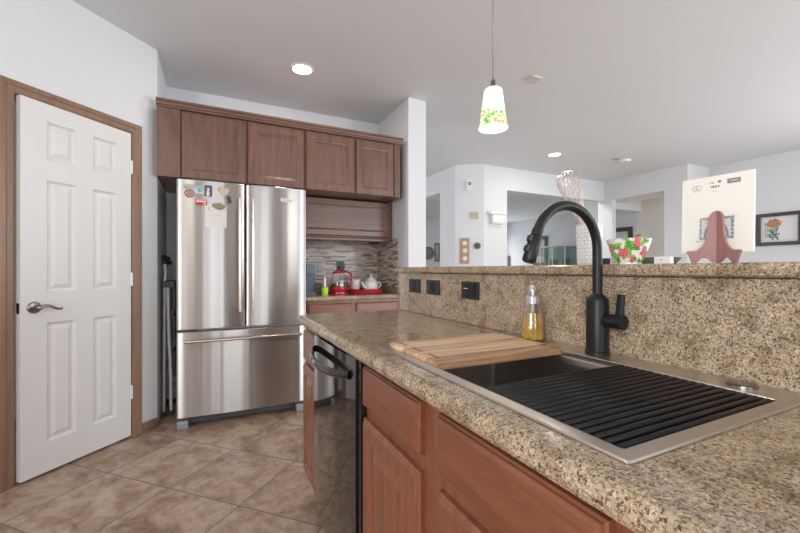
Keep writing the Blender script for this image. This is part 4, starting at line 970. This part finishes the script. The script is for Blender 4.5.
# ------------------------------------------------------------------ folded step ladder in the gap
sl = thing('step_ladder', (-0.322, 3.62, 0), 'folded white metal step ladder with black treads between wall and refrigerator', 'ladder')
for yy in (3.47, 3.80):
    bm = B(); tube(bm, [(-0.349, yy, 0.03), (-0.347, yy, 0.60), (-0.345, yy, 1.05)], 0.0125, 12, sx=1.0, sy=0.8); obj('front_rail', bm, LGREY, sl)
    bm = B(); tube(bm, [(-0.302, yy + 0.005, 0.03), (-0.306, yy + 0.005, 0.35), (-0.318, yy + 0.005, 0.65), (-0.324, yy + 0.005, 1.02)], 0.0115, 12); obj('rear_rail', bm, LGREY, sl)
    bm = B(); tube(bm, [(-0.345, yy, 1.05), (-0.338, yy, 1.12), (-0.345, yy, 1.19)], 0.0105, 12); obj('hand_rail', bm, LGREY, sl)
    bm = B(); tube(bm, [(-0.345, yy, 1.185), (-0.351, yy, 1.235), (-0.352, yy, 1.252)], 0.0145, 12); obj('grip', bm, BLACK, sl)
    bm = B(); box(bm, -0.365, -0.278, yy - 0.016, yy + 0.02, 1.005, 1.055, 0.006); obj('bracket', bm, DGREY, sl)
    for xx in (-0.349, -0.302):
        bm = B(); tube(bm, [(xx, yy, 0.0), (xx, yy, 0.045)], 0.0155, 12); obj('foot', bm, DGREY, sl)
bm = B(); tube(bm, [(-0.352, 3.455, 1.245), (-0.340, 3.47, 1.245), (-0.300, 3.48, 1.19)], 0.012, 10); obj('grip', bm, BLACK, sl)
for z0 in (0.30, 0.58, 0.82):
    bm = B(); box(bm, -0.296, -0.272, 3.50, 3.79, z0, z0 + 0.20, 0.005); obj('tread', bm, BLACK, sl)
for z0 in (0.17, 0.45):
    bm = B(); tube(bm, [(-0.302, 3.475, z0), (-0.302, 3.805, z0)], 0.008, 10); obj('cross_bar', bm, LGREY, sl)

# ------------------------------------------------------------------ ceiling fittings
def can_light(x, y, label, pw):
    t = thing('recessed_light', (x, y, HC), label, 'ceiling light', 'recessed ceiling lights')
    bm = B(); lathe(bm, (x, y, HC - 0.006), [(0.072, 0.005), (0.075, 0.0), (0.092, 0.0015), (0.095, 0.0055)], 40, cap0=False, cap1=False); obj('trim_ring', bm, WPLASTIC, t)
    bm = B(); lathe(bm, (x, y, HC - 0.0045), [(0.074, 0.0), (0.074, 0.004)], 40); obj('lens', bm, LAMPON, t)
    l = bpy.data.lights.new('recessed_lamp', 'AREA'); l.shape = 'DISK'; l.size = 0.14; l.energy = pw; l.color = (1.0, 0.90, 0.78)
    lo = bpy.data.objects.new('recessed_lamp', l); C.objects.link(lo); lo.location = (x, y, HC - 0.012)
can_light(0.632, 3.09, 'lit round recessed light above the refrigerator', 7)
can_light(4.251, 3.845, 'lit round recessed light over the far living area', 8)
can_light(-0.75, 0.9, 'added unseen recessed light over the kitchen floor beside the pantry', 8)  # added out of view to warm the cabinet fronts
vt = thing('ceiling_sensor', (2.408, 2.404, HC), 'small square white ceiling plate right of the pendant lamp', 'ceiling plate')
bm = B(); box(bm, 2.355, 2.46, 2.35, 2.455, HC - 0.010, HC, 0.003); obj('plate', bm, mat('ivory plate', (0.66, 0.62, 0.55), 0.5), vt)
sm_ = thing('smoke_detector', (5.387, 3.589, HC), 'white round smoke detector on the far ceiling', 'smoke detector')
bm = B(); lathe(bm, (5.387, 3.589, HC), [(0.075, -0.001), (0.075, -0.022), (0.062, -0.034), (0.02, -0.036)], 32); obj('housing', bm, WPLASTIC, sm_)
bm = B(); lathe(bm, (5.387, 3.589, HC - 0.0362), [(0.012, 0), (0.012, -0.003)], 16); obj('test_button', bm, GREY, sm_)
bm = B(); box(bm, 5.17, 5.26, 3.56, 3.65, HC - 0.008, HC, 0.002); tag(obj('ceiling_plate', bm, mat('grey ceiling plate', (0.45, 0.45, 0.45), 0.5)), 'small flat grey ceiling plate left of the smoke detector', 'ceiling plate')
# pendant
PX, PY = 1.118, 1.353
pd = thing('pendant_lamp', (PX, PY, HC), 'lit glass pendant lamp with painted leaves hanging over the bar', 'pendant lamp')
bm = B(); lathe(bm, (PX, PY, HC), [(0.06, -0.001), (0.06, -0.012), (0.045, -0.024), (0.008, -0.028)], 32); obj('canopy', bm, NICKEL, pd)
bm = B(); cyl(bm, (PX, PY, HC - 0.02), (PX, PY, 1.985), 0.0032, 10); obj('cord', bm, mat('grey cord', (0.28, 0.27, 0.26), 0.4), pd)
bm = B(); lathe(bm, (PX, PY, 1.9455), [(0.022, 0.0), (0.022, 0.006), (0.012, 0.012), (0.010, 0.035), (0.006, 0.042)], 24); obj('socket_cap', bm, NICKEL, pd)
def shade_col(a, q):
    if q < 0.44:
        n_ = mnoise.noise(Vector((a * 2.2 + q * 5, q * 9, 1.3))); n2 = mnoise.noise(Vector((a * 5 + 9 + q * 9, q * 14 - a * 3, 4.0)))
        lim = 0.10 + max(0, q - 0.3) * 1.6
        if n_ > lim: return (0.10, 0.34, 0.06) if n2 > 0.12 else (0.34, 0.52, 0.16)
        if n_ < -lim - 0.02: return (0.72, 0.33, 0.11) if n2 > -0.05 else (0.78, 0.56, 0.24)
        if n2 > 0.26: return (0.66, 0.60, 0.36)
    return (0.95, 0.93, 0.88)
bm = B(); col = bm.loops.layers.float_color.new('paint'); NA, NZ = 80, 44; rings = []; qs = []
for j in range(NZ + 1):
    q = j / NZ; rad = 0.0640 + (0.0385 - 0.0640) * q ** 0.92
    if q > 0.96: rad *= 1 - (q - 0.96) * 5
    rings.append([bm.verts.new((PX + rad * math.cos(2 * PI * k / NA), PY + rad * math.sin(2 * PI * k / NA), 1.770 + 0.176 * q)) for k in range(NA)]); qs.append(q)
inn = []
for j in range(NZ, -1, -4):
    q = j / NZ; rad = 0.0610 + (0.0355 - 0.0610) * q ** 0.92
    inn.append([bm.verts.new((PX + rad * math.cos(2 * PI * k / NA), PY + rad * math.sin(2 * PI * k / NA), 1.770 + 0.173 * q)) for k in range(NA)])
for j in range(NZ):
    for k in range(NA):
        f = bm.faces.new((rings[j][k], rings[j][(k + 1) % NA], rings[j + 1][(k + 1) % NA], rings[j + 1][k])); f.smooth = True
        cc = shade_col(2 * PI * k / NA, (qs[j] + qs[j + 1]) / 2)
        for l in f.loops: l[col] = (*cc, 1)
extra = [bm.faces.new(rings[-1])]
for a_, b_ in list(zip(inn, inn[1:])) + [(inn[-1], rings[0])]:
    for k in range(NA): extra.append(bm.faces.new((a_[k], a_[(k + 1) % NA], b_[(k + 1) % NA], b_[k])))
for f in extra:
    f.smooth = True
    for l in f.loops: l[col] = (0.95, 0.93, 0.88, 1)
obj('lamp_shade', bm, painted('lit painted glass shade', 0.25, 0.75), pd)
bm = B(); lathe(bm, (PX, PY, 1.776), [(0.0595, 0.0), (0.0590, 0.004)], 40); obj('diffuser', bm, mat('lit diffuser', (1, 1, 1), 0.5, emit=(1, 0.96, 0.90), es=2.2), pd)
l = bpy.data.lights.new('pendant_bulb', 'POINT'); l.energy = 5; l.color = (1.0, 0.88, 0.72); l.shadow_soft_size = 0.05
lo = bpy.data.objects.new('pendant_bulb', l); C.objects.link(lo); lo.location = (PX, PY, 1.735)

# ------------------------------------------------------------------ on the far walls
q0 = Vector((3.35, 4.87, 0)); q1 = Vector((3.673, 4.66, 0)); bd = (q1 - q0).normalized(); bn = Vector((bd.y, -bd.x, 0))
def bpt(s, n, z): return q0 + bd * s + bn * n + Vector((0, 0, z))
def bbox(bm, s0, s1, n0, n1, z0, z1):
    prism(bm, [(s0, z0), (s1, z0), (s1, z1), (s0, z1)], q0 + bn * n0, bd, Z, bn, n1 - n0)
S_ = 0.385 / 0.435
k1 = thing('alarm_keypad', bpt(0.21 * S_, 0, 2.34), 'white alarm keypad high on the far diagonal wall', 'keypad')
bm = B(); bbox(bm, 0.125, 0.215, 0, 0.028, 2.345, 2.500); obj('housing', bm, WPLASTIC, k1)
bm = B(); bbox(bm, 0.150, 0.195, 0.028, 0.031, 2.425, 2.475); obj('screen', bm, GREY, k1)
bm = B(); bbox(bm, 0.195, 0.300, 0, 0.022, 1.915, 2.020); th_ = obj('thermostat', bm, GOLDW); tag(th_, 'beige square thermostat below the alarm keypad', 'thermostat')
pq = thing('wall_plaque', bpt(0.13, 0, 1.23), 'light wood plaque with three cream flowers on the diagonal wall', 'plaque')
bm = B(); bbox(bm, 0.030, 0.168, 0, 0.016, 1.235, 1.625); obj('board', bm, PLAQUE, pq)
for z in (1.315, 1.43, 1.545):
    bm = B()
    for k in range(6):
        a = k * PI / 3; c = bpt(0.099 + 0.022 * math.cos(a), 0.020, z + 0.022 * math.sin(a))
        bmesh.ops.create_icosphere(bm, subdivisions=2, radius=0.019, matrix=Matrix.Translation(c))
    bmesh.ops.create_icosphere(bm, subdivisions=2, radius=0.016, matrix=Matrix.Translation(bpt(0.099, 0.028, z)))
    obj('flower', bm, mat('cream flower', (0.78, 0.76, 0.62), 0.5), pq, smooth=True)
rs_ = thing('round_dial', bpt(0.287, 0, 1.465), 'round dark dial with grey rim beside the wall plaque', 'dial')
bm = B(); lathe(bm, bpt(0.287, 0, 1.506), [(0.052, 0), (0.052, 0.020), (0.046, 0.026)], 32, axis=axm(bn, Z)); obj('rim', bm, FGREY, rs_)
bm = B(); lathe(bm, bpt(0.287, 0.0262, 1.506), [(0.036, 0), (0.034, 0.006)], 32, axis=axm(bn, Z)); obj('face', bm, DGREY, rs_)
ch = thing('door_chime', (3.90, 4.66, 1.85), 'white chime box with wider top on the far wall', 'door chime')
bm = B(); prism(bm, [(3.795, 1.862), (4.005, 1.862), (4.02, 1.985), (3.78, 1.985)], (0, 4.6595, 0), X, Z, -Y, 0.07); obj('box', bm, WPLASTIC, ch)
bm = B(); box(bm, 3.745, 4.055, 4.575, 4.6595, 1.986, 2.030, 0.008); obj('top_ledge', bm, WPLASTIC, ch)
bm = B(); box(bm, 3.79, 4.01, 4.60, 4.6595, 1.845, 1.861, 0.003); obj('bottom_ledge', bm, WPLASTIC, ch)
# framed picture on the right wall
def art_f(u, v):
    if u < 0.06 or u > 0.95 or v < 0.09 or v > 0.91: return (0.62, 0.62, 0.62)
    d1 = math.hypot((u - 0.36) / 0.20, (v - 0.74) / 0.16); d2 = math.hypot((u - 0.36) / 0.13, (v - 0.36) / 0.30)
    n_ = mnoise.noise(Vector((u * 14, v * 12, 2)))
    if d1 < 1 + 0.5 * n_: return (0.52, 0.17, 0.07) if n_ > -0.1 else (0.25, 0.30, 0.13)
    if d2 < 1 + 0.5 * n_: return (0.10, 0.12, 0.11) if n_ > 0.0 else (0.34, 0.42, 0.38)
    if 0.10 < u < 0.26 and 0.15 < v < 0.80: return (0.40, 0.46, 0.40) if n_ > -0.05 else (0.55, 0.58, 0.54)
    return (0.70, 0.71, 0.71)
pf_ = thing('picture_frame', (6.985, 2.44, 1.49), 'black framed flower print on the right wall beside the easel', 'picture')
def frame_y(parent, xw, y0, y1, z0, z1, fw, dep, m, sgn=-1):
    bm = B()
    for a, b_, c, d in ((y0, y0 + fw, z0, z1), (y1 - fw, y1, z0, z1), (y0 + fw, y1 - fw, z0, z0 + fw), (y0 + fw, y1 - fw, z1 - fw, z1)): box(bm, xw - dep, xw, a, b_, c, d, 0.004)
    return obj('frame', bm, m, parent)
frame_y(pf_, 6.999, 2.215, 2.705, 1.480, 1.930, 0.048, 0.035, DFRAME)
paint_grid('print', (6.9985, 2.657, 1.528), -Y, Z, -X, 0.394, 0.354, 60, 50, art_f, 0.010, parent=pf_)
# family room, seen through the wide opening
p3 = thing('picture_frame', (8.99, 8.68, 1.30), 'dark framed picture on the family room wall behind the faucet', 'picture')
frame_y(p3, 8.999, 8.40, 8.95, 1.27, 2.16, 0.09, 0.04, BFRAME)
paint_grid('print', (8.9985, 8.86, 1.36), -Y, Z, -X, 0.37, 0.71, 16, 24, lambda u, v: (0.30, 0.20, 0.17) if (0.25 < u < 0.75 and 0.3 < v < 0.7) else (0.55, 0.52, 0.50), 0.012, parent=p3)
# glass cabinet with coloured vessels
gc = thing('display_case', (8.70, 7.78, 0.0), 'glass display case holding coloured objects in the family room', 'display case')
bm = B(); box(bm, 8.50, 8.98, 7.32, 8.22, 0, 1.10, 0.004); obj('cabinet_base', bm, mat('grey painted wood', (0.42, 0.42, 0.41), 0.5), gc)
TEAL = mat('pale teal glass', (0.80, 0.92, 0.90), 0.03, trans=0.9)
for a, b_ in ((8.505, 8.515), (8.965, 8.975)):
    bm = B(); box(bm, a, b_, 7.33, 8.21, 1.102, 1.79); obj('glass_panel', bm, TEAL, gc)
bm = B(); box(bm, 8.50, 8.98, 7.32, 8.22, 1.792, 1.82, 0.003)
for a, b_ in ((7.325, 7.350), (7.75, 7.78), (8.19, 8.215)): box(bm, 8.496, 8.504, a, b_, 1.10, 1.79)
obj('case_frame', bm, LGREY, gc)
for k, (yy, c, nme) in enumerate(((8.02, (0.55, 0.50, 0.08), 'mustard yellow vase in the glass display case'), (7.86, (0.035, 0.04, 0.09), 'dark navy vase in the glass display case'), (7.62, (0.30, 0.50, 0.10), 'lime green vase in the glass display case'), (7.46, (0.035, 0.06, 0.12), 'dark blue vase at the near end of the glass display case'))):
    bm = B(); lathe(bm, (8.72, yy, 1.1005), [(0.055, 0), (0.062, 0.02), (0.065, 0.30), (0.058, 0.34), (0.05, 0.34), (0.05, 0.30)], 20); tag(obj('vase', bm, mat('vase glaze', c, 0.3)), nme, 'vase', 'coloured vases in the display case')
# floor lamp pole / cabinet edge at the left of the wide opening
bm = B(); box(bm, 8.93, 8.998, 10.02, 10.24, 0.0, 1.62, 0.01); tag(obj('tall_cabinet', bm, FGREY), 'grey tall narrow cabinet edge at the family room corner', 'cabinet')
# through the hallway doorway
bm = B(); lathe(bm, (5.98, 10.299, 1.66), [(0.20, 0), (0.20, 0.03), (0.15, 0.05), (0.14, 0.03), (0.05, 0.04), (0.02, 0.05)], 36, axis=axm(-Y, Z)); tag(obj('wall_medallion', bm, mat('weathered bronze', (0.22, 0.19, 0.17), 0.5, var=0.5, bscale=12)), 'round carved medallion on wall seen through the doorway', 'wall decor')
p4 = thing('picture_frame', (6.4, 10.29, 1.40), 'narrow grey framed picture on wall seen through the doorway', 'picture')
bm = B()
for a, b_, c, d in ((6.20, 6.25, 1.40, 1.98), (6.33, 6.38, 1.40, 1.98), (6.25, 6.33, 1.40, 1.45), (6.25, 6.33, 1.93, 1.98)): box(bm, a, b_, 10.27, 10.299, c, d)
obj('frame', bm, FGREY, p4)
paint_grid('print', (6.25, 10.2985, 1.45), X, Z, -Y, 0.08, 0.48, 4, 12, lambda u, v: (0.52, 0.52, 0.50) if v > 0.4 else (0.42, 0.42, 0.40), 0.012, parent=p4)
# framed window glimpsed through the passage
p5 = thing('picture_frame', (8.99, 6.2, 1.30), 'tall brown frame with pale centre beyond the passage behind the bowl', 'picture')
frame_y(p5, 8.999, 5.80, 6.60, 1.1, 2.18, 0.10, 0.04, BFRAME)
paint_grid('print', (8.9985, 6.50, 1.2), -Y, Z, -X, 0.6, 0.88, 12, 12, lambda u, v: (0.66, 0.67, 0.62), 0.01, parent=p5)
